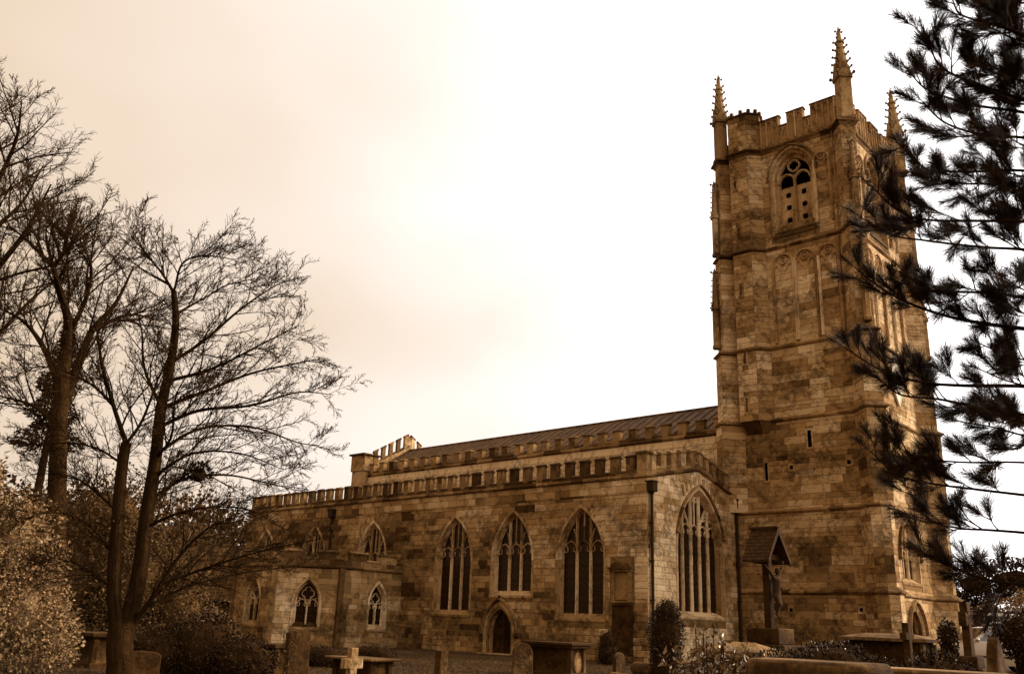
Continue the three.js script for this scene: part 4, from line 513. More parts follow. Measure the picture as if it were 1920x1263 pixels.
function chestTomb(label, px, d, L, W, H, o = {}) { // length runs east-west
  const g = grave('chest_tomb', label, 'tomb', px, d, { ry: 0, ...o }), ct = o.ct ?? 0.1, ov = o.ov ?? 0.1, b = new MB(); b.box(0, (H - ct) / 2, 0, L - 0.14, H - ct, W - 0.14, gTone(o.off ?? -0.18), 0, 0.02); b.mesh('chest', M.stone, g);
  const pl = new MB(); pl.box(0, 0.08, 0, L + 0.06, 0.18, W + 0.06, gTone(-0.2), 0, 0.02); pl.mesh('plinth', M.stone, g);
  for (const sx of [-1, 1]) for (const sz of [-1, 1]) { const c = new MB(); c.box(sx * (L / 2 - 0.09), (H - ct) / 2, sz * (W / 2 - 0.09), 0.16, H - ct - 0.004, 0.16, gTone(-0.1), 0, 0.02); if (o.baluster) c.geo(new THREE.CylinderGeometry(0.085, 0.13, H - ct - 0.1, 10), new THREE.Matrix4().makeTranslation(sx * (L / 2 - 0.03), (H - ct) / 2, sz * (W / 2 - 0.03)), gTone(0)); c.mesh('corner_post', M.stone, g); }
  if (o.oval) { const e = new MB(), q = []; for (let i = 0; i < 20; i++) q.push([Math.cos(i / 20 * 6.2832) * 0.2, H * 0.45 + Math.sin(i / 20 * 6.2832) * 0.32]); const F = new Frame(L / 2 - 0.07, 0, 0, -1); slab(e, F, q, -0.01, 0.03, gTone(0.15)); bar(e, F, q, 0.05, 0, 0.045, gTone(0), true); e.mesh('oval_panel', M.stone, g); }
  const c = new MB(), cl = L / 2 + ov, cw = W / 2 + ov, T = gTone(o.capOff ?? 0.02);
  if (o.cap === 'hipped') { const hh = o.hip ?? 0.14, rx = cl - cw * 0.85, y0 = H - ct, y1 = H - 0.02, q = (x, y, z) => V(x, y, z); const b0 = [q(-cl, y0, -cw), q(cl, y0, -cw), q(cl, y0, cw), q(-cl, y0, cw)], b1 = [q(-cl, y1, -cw), q(cl, y1, -cw), q(cl, y1, cw), q(-cl, y1, cw)], r0 = q(-rx, y1 + hh, 0), r1 = q(rx, y1 + hh, 0); for (let i = 0; i < 4; i++) { const k = (i + 1) % 4; c.quad(b0[k], b0[i], b1[i], b1[k], T(b1[i])); } c.quad(b1[3], b1[2], r1, r0, T(b1[3])); c.quad(b1[1], b1[0], r0, r1, T(b1[1])); c.tri(b1[2], b1[1], r1, T(b1[2])); c.tri(b1[0], b1[3], r0, T(b1[0])); c.quad(b0[0], b0[1], b0[2], b0[3], T(b0[0])); }
  else if (o.cap === 'bullnose') { const s = new THREE.Shape(), r = Math.min(cl, cw) * 0.55; s.moveTo(-cl + r, -cw); s.lineTo(cl - r, -cw); s.quadraticCurveTo(cl, -cw, cl, -cw + r); s.lineTo(cl, cw - r); s.quadraticCurveTo(cl, cw, cl - r, cw); s.lineTo(-cl + r, cw); s.quadraticCurveTo(-cl, cw, -cl, cw - r); s.lineTo(-cl, -cw + r); s.quadraticCurveTo(-cl, -cw, -cl + r, -cw); const gm = new THREE.ExtrudeGeometry(s, { depth: 0.02, bevelEnabled: true, bevelThickness: ct / 2, bevelSize: ct / 2, bevelSegments: 6, curveSegments: 10 }); c.geo(gm, new THREE.Matrix4().makeRotationX(-Math.PI / 2).setPosition(0, H - ct / 2 - 0.02, 0), T); }
  else { c.box(0, H - ct / 2, 0, cl * 2, ct, cw * 2, T, 0, 0.02); if (o.under) c.box(0, H - ct - 0.04, 0, cl * 2 - 0.12, 0.08, cw * 2 - 0.12, T, 0, 0.03); }
  c.mesh('cap_slab', M.stone, g); return g;
}
fitTop(chestTomb('low table tomb under the trees beside the leafy bush', 187, 29, 1.3, 0.9, 0.85, { cap: 'flat', off: -0.2 }), 187, 1185, 29);
fitTop(headstone('low broad headstone with a bright curved top right of the forked tree', 274, 24, 0.8, 0.62, 0.14, roundTop(0.8, 0.62, 0.1), { ry: WEST - 0.25, off: -0.2 }), 274, 1220, 24);
fitTop(chestTomb('dark table tomb behind the tall leaning slab', 520, 27, 1.2, 0.85, 0.8, { cap: 'flat', off: -0.35, baluster: true }), 520, 1206, 27);
fitTop(headstone('tall plain slab headstone wrapped by a sprig, tallest on the left', 562, 20, 0.52, 1.32, 0.16, roundTop(0.52, 1.32, 0.1), { off: -0.1, tz: 0.03 }), 562, 1178, 20);
fitTop(cross('pale thick-armed stone cross before a low tomb', 664, 21, { h: 0.86, aw: 0.5, w: 0.19, t: 0.15, arm: 0.56, steps: [[0.6, 0.5, 0.12]], off: 0.55, dy: -0.12 }), 664, 1214, 21);
fitTop(chestTomb('low chest tomb directly behind the pale cross', 684, 23.5, 1.5, 0.7, 0.68, { cap: 'flat', ct: 0.06, off: -0.35, ov: 0.14 }), 684, 1232, 23.5);
fitTop(headstone('narrow upright stone post on the lawn left of the door', 829, 22, 0.24, 0.98, 0.2, roundTop(0.24, 0.98, 0.04), { off: 0.08, tz: -0.02 }), 829, 1217, 22);
fitTop(headstone('round-topped headstone touching the big chest tomb', 981, 28.4, 0.62, 1.08, 0.14, roundTop(0.62, 1.08, 0.3), { off: -0.05, ry: WEST - 0.5 }), 981, 1205, 28.4);
fitTop(chestTomb('big chest tomb with an oval panel before the north door', 1045, 32, 1.85, 0.85, 1.06, { cap: 'flat', ct: 0.09, under: true, oval: true, off: -0.25, capOff: -0.25, ov: 0.16 }), 1045, 1203, 32);
fitTop(headstone('small round-topped headstone near the aisle corner', 1161, 29, 0.5, 0.72, 0.13, roundTop(0.5, 0.72, 0.22), { off: 0.02 }), 1161, 1223, 29);
for (const [label, px, d, L, r, ry, dy] of [['short thick stone roll lying before the ivy stump', 1205, 25.5, 0.85, 0.16, -0.55, 0.5], ['thin pale stone roll lying left of the thick one', 1163, 24.5, 0.8, 0.09, -0.5, 0.36]]) { const g = grave('coped_stone', label, 'grave stone', px, d, { ry, dy: 0 }), mb = new MB(); mb.geo(new THREE.CapsuleGeometry(r, L, 4, 14), new THREE.Matrix4().makeRotationZ(Math.PI / 2).setPosition(0, dy, 0), gTone(0.15)); mb.mesh('roll', M.stone, g); const b = new MB(); b.box(0, dy / 2 - 0.06, 0, L * 0.9, dy, r * 1.7, gTone(-0.1), 0, 0.03); b.mesh('bed', M.stone, g); }
fitTop(chestTomb('chest tomb with a hipped lid behind the glossy shrub', 1384, 18, 1.25, 0.75, 0.62, { cap: 'hipped', hip: 0.1, off: -0.25, capOff: 0.25, ct: 0.1 }), 1384, 1203, 18);
fitTop(chestTomb('long tomb with a thick rounded lid at the lower right', 1530, 9.2, 1.0, 0.55, 0.64, { cap: 'bullnose', ct: 0.13, off: -0.2, capOff: -0.05, ov: 0.04, dy: 0 }), 1530, 1238, 9.2);
fitTop(chestTomb('flat kerbed tomb slab behind the slim cross base', 1740, 10.6, 1.1, 0.5, 0.52, { cap: 'flat', ct: 0.07, capOff: 0.25, dy: 0 }), 1740, 1255, 10.6);
fitTop(chestTomb('table tomb with a hipped lid by the tower door', 1667, 27.5, 2.0, 0.95, 0.98, { cap: 'hipped', hip: 0.12, baluster: true, off: -0.2, capOff: 0.15, ov: 0.16 }), 1667, 1187, 27.5);
fitTop(cross('slim Latin cross on a square base before the tower', 1701, 20, { h: 1.15, aw: 0.44, w: 0.15, t: 0.13, arm: 0.86, steps: [[0.5, 0.42, 0.2]], off: -0.1, dy: 0 }), 1701, 1167, 20);
fitTop(cross('tall splayed cross on three steps beside the parked car', 1815, 22.5, { h: 1.2, aw: 0.5, w: 0.22, t: 0.16, arm: 0.82, steps: [[1.0, 0.9, 0.2], [0.76, 0.66, 0.2], [0.5, 0.42, 0.26]], flare: true, off: -0.05, dy: -0.04 }), 1815, 1129, 22.5);
fitTop(headstone('pointed headstone in front of the parked car', 1862, 13, 0.36, 0.72, 0.13, pointTop(0.36, 0.72), { off: 0.0, dy: 0, ry: WEST }), 1862, 1193, 13);
{ const g = grave('stone_block', 'small square stone block at the lower right corner', 'stone', 1899, 12.2, { dy: 0 }), mb = new MB(); mb.box(0, 0.13, 0, 0.34, 0.34, 0.3, gTone(-0.05), 0, 0.025); mb.mesh('block', M.stone, g); }
{ const g = grave('ball_finial', 'pale stone ball on a low pier among dark shrubs', 'finial', 410, 27, { ry: 0 }), mb = new MB(); mb.geo(new THREE.SphereGeometry(0.12, 16, 12), new THREE.Matrix4().makeTranslation(0, 1.04, 0), gTone(0.3)); mb.mesh('ball', M.stone, g); const p = new MB(); p.box(0, 0.42, 0, 0.34, 0.9, 0.34, gTone(-0.3)); p.box(0, 0.9, 0, 0.46, 0.08, 0.46, gTone(-0.2)); p.mesh('pier', M.stone, g); }
// calvary: crucifix under a tiled gable, facing west
{
  const g = grave('wayside_cross', 'roofed wooden crucifix on stone steps against the tower wall', 'crucifix', 1445, 27, { ry: 0, dy: 0 }); let y = -0.1;
  for (const [w, h] of [[1.9, 0.42], [1.45, 0.42], [0.95, 0.42]]) { const mb = new MB(); mb.box(0, y + h / 2, 0, w, h, w, gTone(-0.3), 0, 0.025); mb.mesh('step', M.stone, g); y += h; }
  const ps = new MB(); ps.box(0, y + 1.15, 0, 0.2, 2.4, 0.24, [0.85, 0.85, 0.85], 0, 0.015); ps.mesh('post', M.wood, g); const top = y + 2.62;
  const ar = new MB(); ar.box(0.06, y + 1.9, 0, 0.14, 0.16, 1.0, [0.85, 0.85, 0.85], 0, 0.012); ar.mesh('arm', M.wood, g);
  const rl = 0.82, rz = 0.62, eave = y + 1.75, ridge = y + 2.65, x0 = -0.45, x1 = x0 + rl; // roof: courses of tiles on both slopes
  const rf = part('roof', g); for (const s of [1, -1]) { const bd = new MB(), a = (x, t, d) => V(x, lerp(eave, ridge, t) + d, s * lerp(rz, 0, t)); bd.quad(a(x0, 0, -0.03), a(x1, 0, -0.03), a(x1, 1, -0.03), a(x0, 1, -0.03), WH); bd.mesh('boarding', M.wood, rf); const n = 9; for (let k = 0; k < n; k++) { const t0 = k / n, t1 = (k + 1.15) / n; for (let m = 0; m < 6; m++) { const xa = lerp(x0, x1, m / 6) + (k % 2 ? 0.0 : 0.02), xb = xa + rl / 6 - 0.008, mb = new MB(), d = 0.03, c = [0.7 + 0.5 * ((k * 7 + m * 13) % 5) / 5, 0.7 + 0.5 * ((k * 7 + m * 13) % 5) / 5, 0.7 + 0.5 * ((k * 7 + m * 13) % 5) / 5]; mb.quad(a(xa, t0, d), a(xb, t0, d), a(xb, Math.min(t1, 1), d * 0.2), a(xa, Math.min(t1, 1), d * 0.2), c); mb.quad(a(xa, t0, 0), a(xb, t0, 0), a(xb, t0, d), a(xa, t0, d), c); mb.mesh('tile', M.wood, rf); } } const bb = new MB(); bb.quad(V(x1 + 0.03, eave - 0.08, s * (rz + 0.06)), V(x1 + 0.03, eave + 0.06, s * (rz + 0.06)), V(x1 + 0.03, ridge + 0.08, 0), V(x1 + 0.03, ridge - 0.12, 0), WH); bb.quad(V(x1 - 0.01, eave - 0.08, s * (rz + 0.06)), V(x1 + 0.03, eave - 0.08, s * (rz + 0.06)), V(x1 + 0.03, ridge - 0.12, 0), V(x1 - 0.01, ridge - 0.12, 0), WH); bb.mesh('bargeboard', M.wood, rf); const br = new MB(); br.box(0, eave + 0.02, s * 0.4, 0.6, 0.09, 0.1, WH); br.mesh('bracket', M.wood, g); }
  const rd = new MB(); rd.box((x0 + x1) / 2, ridge + 0.05, 0, rl + 0.06, 0.07, 0.14, WH); rd.mesh('ridge_tile', M.wood, rf);
  { const mb = new MB(); slab(mb, new Frame(x0 + 0.02, -rz + 0.05, 0, 1), [[0, eave], [2 * rz - 0.1, eave], [rz - 0.05, ridge - 0.06]], -0.02, 0.02, WH); mb.mesh('gable_board', M.wood, rf); }
  // carved figure: one continuous body
  const B = [], J = (a, b, r0, r1) => B.push([a, b, r0, r1]), ox = 0.24, by = y + 0.36;
  const hip = [ox, by + 0.52, 0.02], chest = [ox + 0.02, by + 0.88, 0.0], neck = [ox + 0.02, by + 1.02, 0], head = [ox + 0.07, by + 1.12, 0.05]; J(hip, chest, 0.095, 0.12); J(chest, neck, 0.07, 0.045); J(head, [head[0] + 0.01, head[1] + 0.06, head[2]], 0.062, 0.066);
  for (const s of [1, -1]) { const sh0 = [ox + 0.0, by + 0.97, s * 0.13], el = [ox - 0.02, by + 1.14, s * 0.32], wr = [ox - 0.06, by + 1.26, s * 0.47]; J(chest, sh0, 0.08, 0.055); J(sh0, el, 0.05, 0.038); J(el, wr, 0.036, 0.026); J(wr, [wr[0], wr[1] + 0.05, wr[2] + s * 0.05], 0.028, 0.018); const kn = [ox + 0.09, by + 0.28, s * 0.05], an = [ox - 0.02, by + 0.02, s * 0.025]; J([hip[0], hip[1] - 0.03, s * 0.06], kn, 0.075, 0.052); J(kn, an, 0.05, 0.032); J(an, [ox + 0.05, by - 0.06, s * 0.02], 0.03, 0.022); } J([hip[0], hip[1] + 0.03, -0.05], [hip[0] + 0.03, hip[1] - 0.08, 0.06], 0.1, 0.085);
  const N = 64, mc = new MarchingCubes(N, new THREE.MeshBasicMaterial(), false, false, 120000), S = 0.75, cx = ox, cy = by + 0.6; mc.isolation = 0; const f = mc.field; for (let k = 0; k < N; k++) for (let j = 0; j < N; j++) for (let i = 0; i < N; i++) { const p = [cx + ((i - N / 2) / (N / 2)) * S, cy + ((j - N / 2) / (N / 2)) * S, ((k - N / 2) / (N / 2)) * S]; let d = 9; for (const [a, b, r0, r1] of B) { const ab = [b[0] - a[0], b[1] - a[1], b[2] - a[2]], ap = [p[0] - a[0], p[1] - a[1], p[2] - a[2]], t = clamp((ap[0] * ab[0] + ap[1] * ab[1] + ap[2] * ab[2]) / (ab[0] ** 2 + ab[1] ** 2 + ab[2] ** 2)), e = Math.hypot(ap[0] - ab[0] * t, ap[1] - ab[1] * t, ap[2] - ab[2] * t) - lerp(r0, r1, t), h = clamp(0.5 + 0.5 * (d - e) / 0.035); d = lerp(d, e, h) - 0.035 * h * (1 - h); } f[k * N * N + j * N + i] = -d; } mc.update();
  const gm = new THREE.BufferGeometry(), ct = mc.count; gm.setAttribute('position', new THREE.Float32BufferAttribute(Array.from(mc.positionArray.slice(0, ct * 3)), 3)); gm.setAttribute('normal', new THREE.Float32BufferAttribute(Array.from(mc.normalArray.slice(0, ct * 3)), 3)); gm.scale(S, S, S); gm.translate(cx, cy, 0); const fg = sh(new THREE.Mesh(gm, new THREE.MeshPhysicalMaterial({ name: 'carved_figure', specularIntensity: 0.2, specularColor: WARM, color: new THREE.Color().setRGB(0.045, 0.022, 0.008), roughness: 0.9, metalness: 0 }))); fg.name = 'carved_figure'; g.add(fg);
}
// ---------------------------------------------------------------- foliage
function leafGeo(l, w, fold = 0.25) { // pointed leaf folded along its rib
  const P = [0, 0, 0, l, fold * w, 0], g = new THREE.BufferGeometry(), a = [0, 0, 0], m1 = [l * 0.45, w * fold, w * 0.5], m2 = [l * 0.45, w * fold, -w * 0.5], c = [l * 0.45, 0, 0], t = [l, -0.12 * l, 0];
  g.setAttribute('position', new THREE.Float32BufferAttribute([...a, ...m1, ...c, ...c, ...m1, ...t, ...a, ...c, ...m2, ...c, ...t, ...m2], 3)); g.computeVertexNormals(); return g;
}
const lm = (name, r, g, b, rough, tr = 0) => new THREE.MeshPhysicalMaterial({ name, color: new THREE.Color().setRGB(r, g, b), roughness: rough, side: THREE.DoubleSide, transmission: tr, thickness: 0, specularColor: new THREE.Color().setRGB(1, 0.72, 0.45), specularIntensity: name === 'ivy_leaf' ? 0.4 : rough < 0.3 ? 1 : 0.25 });
M.ivy = lm('ivy_leaf', 0.030, 0.014, 0.004, 0.26); M.laurel = lm('laurel_leaf', 0.15, 0.085, 0.033, 0.26); M.pale = lm('pale_leaf', 0.27, 0.165, 0.074, 0.5); M.brown = lm('brown_leaf', 0.11, 0.058, 0.020, 0.65); M.yew = lm('yew_leaf', 0.030, 0.014, 0.0045, 0.7); M.dry = lm('dead_leaf', 0.10, 0.048, 0.016, 0.7);
M.bark = new THREE.MeshPhysicalMaterial({ name: 'bark', specularIntensity: 0.15, specularColor: WARM, color: new THREE.Color().setRGB(0.05, 0.024, 0.008), map: stoneMap, bumpMap: stoneBump, bumpScale: 0.08, roughness: 1 });
M.twig = new THREE.MeshPhysicalMaterial({ name: 'twig_bark', specularIntensity: 0.15, specularColor: WARM, color: new THREE.Color().setRGB(0.04, 0.019, 0.006), roughness: 1 });
function scatter(name, parent, geo, mat, list, sMin, sMax, seed, vary = 0.5) { // list of [position, outward]
  const R = rng(seed), im = new THREE.InstancedMesh(geo, mat, list.length), m = new THREE.Matrix4(), q = new THREE.Quaternion(), c = new THREE.Color(), X = V(1, 0, 0);
  list.forEach(([p, n], i) => { const d = n.clone().add(V(R() - 0.5, R() - 0.5 - 0.15, R() - 0.5).multiplyScalar(1.5)).normalize(); q.setFromUnitVectors(X, d).multiply(new THREE.Quaternion().setFromAxisAngle(X, R() * 6.2832)); const s = lerp(sMin, sMax, R()); m.compose(p, q, V(s, s, s)); im.setMatrixAt(i, m); const k = 1 - vary + R() * vary * 2; im.setColorAt(i, c.setRGB(k, k * (0.96 + R() * 0.08), k * (0.9 + R() * 0.2))); });
  im.name = name; im.userData.kind = 'stuff'; sh(im); parent.add(im); return im;
}
const cores = new Map();
function blobCore(parent, blobs, leaf, k = 0.86) { if (!cores.has(leaf)) cores.set(leaf, new THREE.MeshPhysicalMaterial({ name: leaf.name + '_inner', color: leaf.color, roughness: 1, specularIntensity: 0.05 })); const mat = cores.get(leaf); const mb = new MB(); for (const [x, y, z, rx, ry, rz] of blobs) { const g = new THREE.IcosahedronGeometry(1, 3), P = g.attributes.position; for (let i = 0; i < P.count; i++) { const a = V().fromBufferAttribute(P, i), n = 1 + 0.3 * fbm(a.x * 2.3 + x * 5, a.y * 2.3 + y, a.z * 2.3 + z * 3, 3); a.multiplyScalar(n * k); P.setXYZ(i, a.x * rx, a.y * ry, a.z * rz); } g.computeVertexNormals(); mb.geo(g, new THREE.Matrix4().makeTranslation(x, y, z)); } return mb.mesh('inner_growth', mat, parent); }
function blobPoints(blobs, n, seed, depth = 0.25) { const R = rng(seed), out = [], tot = blobs.reduce((s, b) => s + b[3] * b[4] + b[4] * b[5] + b[3] * b[5], 0); for (const [x, y, z, rx, ry, rz] of blobs) { const k = Math.round(n * (rx * ry + ry * rz + rx * rz) / tot); for (let i = 0; i < k; i++) { const u = R() * 2 - 1, t = R() * 6.2832, s = Math.sqrt(1 - u * u), d = V(s * Math.cos(t), u, s * Math.sin(t)), w = (1 + 0.3 * fbm(d.x * 2.3 + x * 5, d.y * 2.3 + y, d.z * 2.3 + z * 3, 3)) * (1 - R() * depth + R() * 0.08); out.push([V(x + d.x * rx * w, y + d.y * ry * w, z + d.z * rz * w), V(d.x / rx, d.y / ry, d.z / rz).normalize()]); } } return out; }
function bush(name, label, cat, px, d, blobs, n, geo, mat, sMin, sMax, o = {}) { const g = thing(name, label, cat, o.group), P = o.at || pos(px, d); g.position.copy(P); g.rotation.y = o.ry ?? 0; blobCore(g, blobs, mat, o.core ?? 0.8); scatter('leaves', g, geo, mat, blobPoints(blobs, n, o.seed ?? px, o.depth ?? 0.22).filter(([p]) => p.y > -0.05), sMin, sMax, (o.seed ?? px) + 1, o.vary ?? 0.5); return g; }
const LF = leafGeo(1, 0.72, 0.2), LL = leafGeo(1, 0.42, 0.25);
fitTop(bush('ivy_stump', 'tall ivy-smothered stump in front of the aisle corner', 'ivy', 1248, 25, [[0, 0.55, 0, 0.42, 0.9, 0.42], [0.02, 1.35, 0, 0.46, 0.75, 0.46], [0.1, 1.9, 0.05, 0.3, 0.32, 0.3]], 7000, LF, M.ivy, 0.03, 0.058), 1248, 1120, 25);
fitTop(bush('wall_shrub', 'dark conical shrub under the wall tablet', 'shrub', 1142, 43, [[0, 0.5, 0, 0.62, 0.9, 0.5], [-0.1, 1.25, 0, 0.4, 0.8, 0.36], [0.55, 0.25, 0.2, 0.55, 0.5, 0.4]], 2600, LF, M.yew, 0.05, 0.09), 1142, 1175, 43);
fitTop(bush('box_bush', 'rounded low box bush left of the vestry corner', 'bush', 617, 32, [[-0.45, 0.3, 0, 0.6, 0.48, 0.5], [0.25, 0.28, 0.1, 0.55, 0.46, 0.5]], 2600, LF, M.yew, 0.03, 0.055), 617, 1205, 32);
fitTop(bush('box_bush', 'clipped flat-topped box bush under the lancet pair', 'bush', 704, 33, [[-0.35, 0.35, 0, 0.62, 0.5, 0.5], [0.35, 0.35, 0, 0.6, 0.5, 0.5]], 2600, LF, M.yew, 0.03, 0.055), 704, 1203, 33);
fitTop(bush('ivy_mound', 'long tomb buried in glossy trailing ivy', 'ivy', 1548, 17, [[-0.75, 0.25, 0, 0.75, 0.45, 0.55], [0.1, 0.32, 0, 0.8, 0.56, 0.6], [0.85, 0.22, -0.1, 0.6, 0.42, 0.5], [1.25, 0.1, -0.1, 0.5, 0.3, 0.4]], 10000, LL, M.ivy, 0.04, 0.085, { ry: 0.72, depth: 0.15 }), 1548, 1192, 17);
fitTop(bush('ivy_mound', 'low ivy heap between the two right-hand crosses', 'ivy', 1757, 17.5, [[0, 0.12, 0, 0.62, 0.42, 0.5], [-0.5, 0.02, 0.1, 0.5, 0.26, 0.4], [0.45, 0, 0, 0.5, 0.28, 0.4]], 4200, LL, M.ivy, 0.05, 0.1, { ry: 0.7, depth: 0.15 }), 1757, 1212, 17.5);
fitTop(bush('ivy_headstone', 'slender headstone choked with ivy before the tower', 'ivy', 1778, 24, [[0, 0.35, 0, 0.16, 0.6, 0.16], [0, 0.95, 0, 0.19, 0.4, 0.19]], 1300, LF, M.ivy, 0.045, 0.08), 1778, 1155, 24);
bush('ivy_heap', 'small dark ivy heap below the slim cross', 'ivy', 1668, 18.5, [[0, 0.05, 0, 0.6, 0.22, 0.4]], 1300, LL, M.ivy, 0.05, 0.09, { ry: 0.7 });
{ // round-headed bush on a stem by the right edge
  const g = bush('standard_bush', 'round dark bush on a short trunk at the right edge', 'bush', 1925, 19, [[0, 0.98, 0, 0.52, 0.42, 0.5], [0.2, 0.7, 0, 0.4, 0.3, 0.4]], 3400, LF, M.ivy, 0.04, 0.075), mb = new MB(); mb.geo(new THREE.CylinderGeometry(0.1, 0.16, 0.9, 9), new THREE.Matrix4().makeTranslation(-0.1, 0.4, 0)); mb.mesh('trunk', M.bark, g);
}
{ // glossy laurel in the foreground
  const P = pos(1322, 10.6); const g = thing('laurel_shrub', 'young glossy-leaved shrub in the foreground, leaves catching the light', 'shrub'); g.position.copy(P); const R = rng(77), st = new MB(), L = [];
  for (let i = 0; i < 60; i++) { const a = R() * 6.2832, sp = 0.1 + R() * 0.42, tip = V(Math.cos(a) * sp + (i < 5 ? 0.02 : 0), 0.95 + R() * 0.4 - sp * 0.35 + (i === 0 ? 0.1 : 0), Math.sin(a) * sp), b = V(Math.cos(a) * 0.06, 0, Math.sin(a) * 0.06), m = b.clone().lerp(tip, 0.5).add(V(0, 0.12, 0)), cv = new THREE.QuadraticBezierCurve3(b, m, tip); st.geo(new THREE.TubeGeometry(cv, 5, 0.006, 4)); for (let k = 0; k < 17; k++) { const t = 0.5 + 0.5 * k / 16, p = cv.getPoint(t), d = V(R() - 0.5, 0.25 + (R() - 0.5) * 0.6 + (k > 13 ? 0.5 : 0), R() - 0.5).normalize(); L.push([p.addScaledVector(d, 0.01), d]); } }
  st.mesh('stems', M.twig, g); scatter('leaves', g, LL, M.laurel, L, 0.05, 0.11, 78, 0.45); fitTop(g, 1322, 1165, 10.6);
}
{ // sprig growing up the tall slab
  const P = pos(551, 19.6), g = thing('climbing_sprig', 'leafy sprig climbing beside the tall plain slab headstone', 'plant'); g.position.copy(P); const R = rng(5), st = new MB(), L = []; for (let i = 0; i < 7; i++) { const tip = V((R() - 0.5) * 0.5 - 0.1, 0.95 + R() * 0.4, (R() - 0.5) * 0.3), cv = new THREE.QuadraticBezierCurve3(V(-0.1, 0, 0.05), V(-0.12, 0.6, 0.06), tip); st.geo(new THREE.TubeGeometry(cv, 6, 0.006, 4)); for (let k = 0; k < 14; k++) { const d = V(R() - 0.5, R() - 0.3, R() - 0.5).normalize(); L.push([cv.getPoint(0.35 + 0.65 * k / 13), d]); } } st.mesh('stems', M.twig, g); scatter('leaves', g, LF, M.brown, L, 0.03, 0.06, 6);
}
// shrubbery and woodland on the left
bush('holly_bush', 'large pale-leaved bush filling the left edge', 'bush', 40, 26, [[-1.6, 2.0, 0.5, 1.8, 2.1, 1.6], [0.0, 1.3, 0.2, 1.1, 1.5, 1.1], [-0.7, 3.2, 0, 1.1, 1.2, 1.1], [0.8, 0.8, 0.1, 0.6, 0.9, 0.6], [-2.4, 3.9, 0, 1.2, 1.4, 1.2], [-1.7, 4.4, 0.3, 0.7, 0.9, 0.7], [0.35, 2.6, 0.1, 0.5, 0.6, 0.5]], 30000, LF, M.pale, 0.045, 0.125, { ry: 0.85, depth: 0.6, vary: 0.75, core: 0.42 });
bush('copper_bush', 'brown-leaved thicket behind the forked tree', 'bush', 215, 38, [[-2.2, 2.5, 0, 2.4, 2.9, 1.8], [0.6, 2.2, 0, 2.2, 2.6, 1.6], [-0.8, 5.0, 0, 2.0, 1.8, 1.5], [2.2, 1.5, 0, 1.6, 1.8, 1.3]], 24000, LF, M.brown, 0.06, 0.15, { ry: 0.8, depth: 0.6, vary: 0.75, core: 0.45 });
bush('dark_shrubs', 'low dark shrubs before the cottage', 'shrub', 360, 25.5, [[-0.9, 0.45, 0, 1.0, 0.75, 0.7], [0.2, 0.6, -0.3, 1.1, 0.95, 0.8], [1.3, 0.4, 0, 0.9, 0.6, 0.6]], 6500, LF, M.yew, 0.05, 0.1, { ry: 0.75 });
bush('dark_hedge', 'dark hedge in front of the vestry east side', 'hedge', 450, 30, [[-0.4, 0.35, 0, 0.7, 0.5, 0.5], [0.4, 0.35, 0, 0.6, 0.5, 0.5]], 3000, LF, M.yew, 0.04, 0.08, { ry: 0.75 });
// ---------------------------------------------------------------- trees
function tube(mb, pts, r0, r1, sides) {
  let n = V(0.3, 0.2, 1); const rings = [], K = pts.length;
  for (let i = 0; i < K; i++) { const t = V().subVectors(pts[Math.min(K - 1, i + 1)], pts[Math.max(0, i - 1)]).normalize(); n.addScaledVector(t, -n.dot(t)).normalize(); const b = V().crossVectors(t, n), r = lerp(r0, r1, i / (K - 1)), ring = []; for (let k = 0; k < sides; k++) { const a = k / sides * 6.2832; ring.push([V().copy(pts[i]).addScaledVector(n, Math.cos(a) * r).addScaledVector(b, Math.sin(a) * r), V().addScaledVector(n, Math.cos(a)).addScaledVector(b, Math.sin(a))]); } rings.push(ring); }
  for (let i = 0; i < K - 1; i++) for (let k = 0; k < sides; k++) { const A = rings[i][k], B = rings[i][(k + 1) % sides], C = rings[i + 1][(k + 1) % sides], D = rings[i + 1][k]; for (const [p, q] of [A, B, C, A, C, D]) mb.v(p, q, WH); }
}
function smooth(pts, per = 5) { return new THREE.CatmullRomCurve3(pts, false, 'centripetal').getPoints((pts.length - 1) * per); }
function chain(R, p, d, len, seg, wob, up) { const out = [p.clone()], q = p.clone(), v = d.clone().normalize(); for (let i = 0; i < seg; i++) { v.add(V((R() - 0.5) * wob, (R() - 0.5) * wob + up, (R() - 0.5) * wob)).normalize(); q.addScaledVector(v, len / seg); out.push(q.clone()); } return out; }
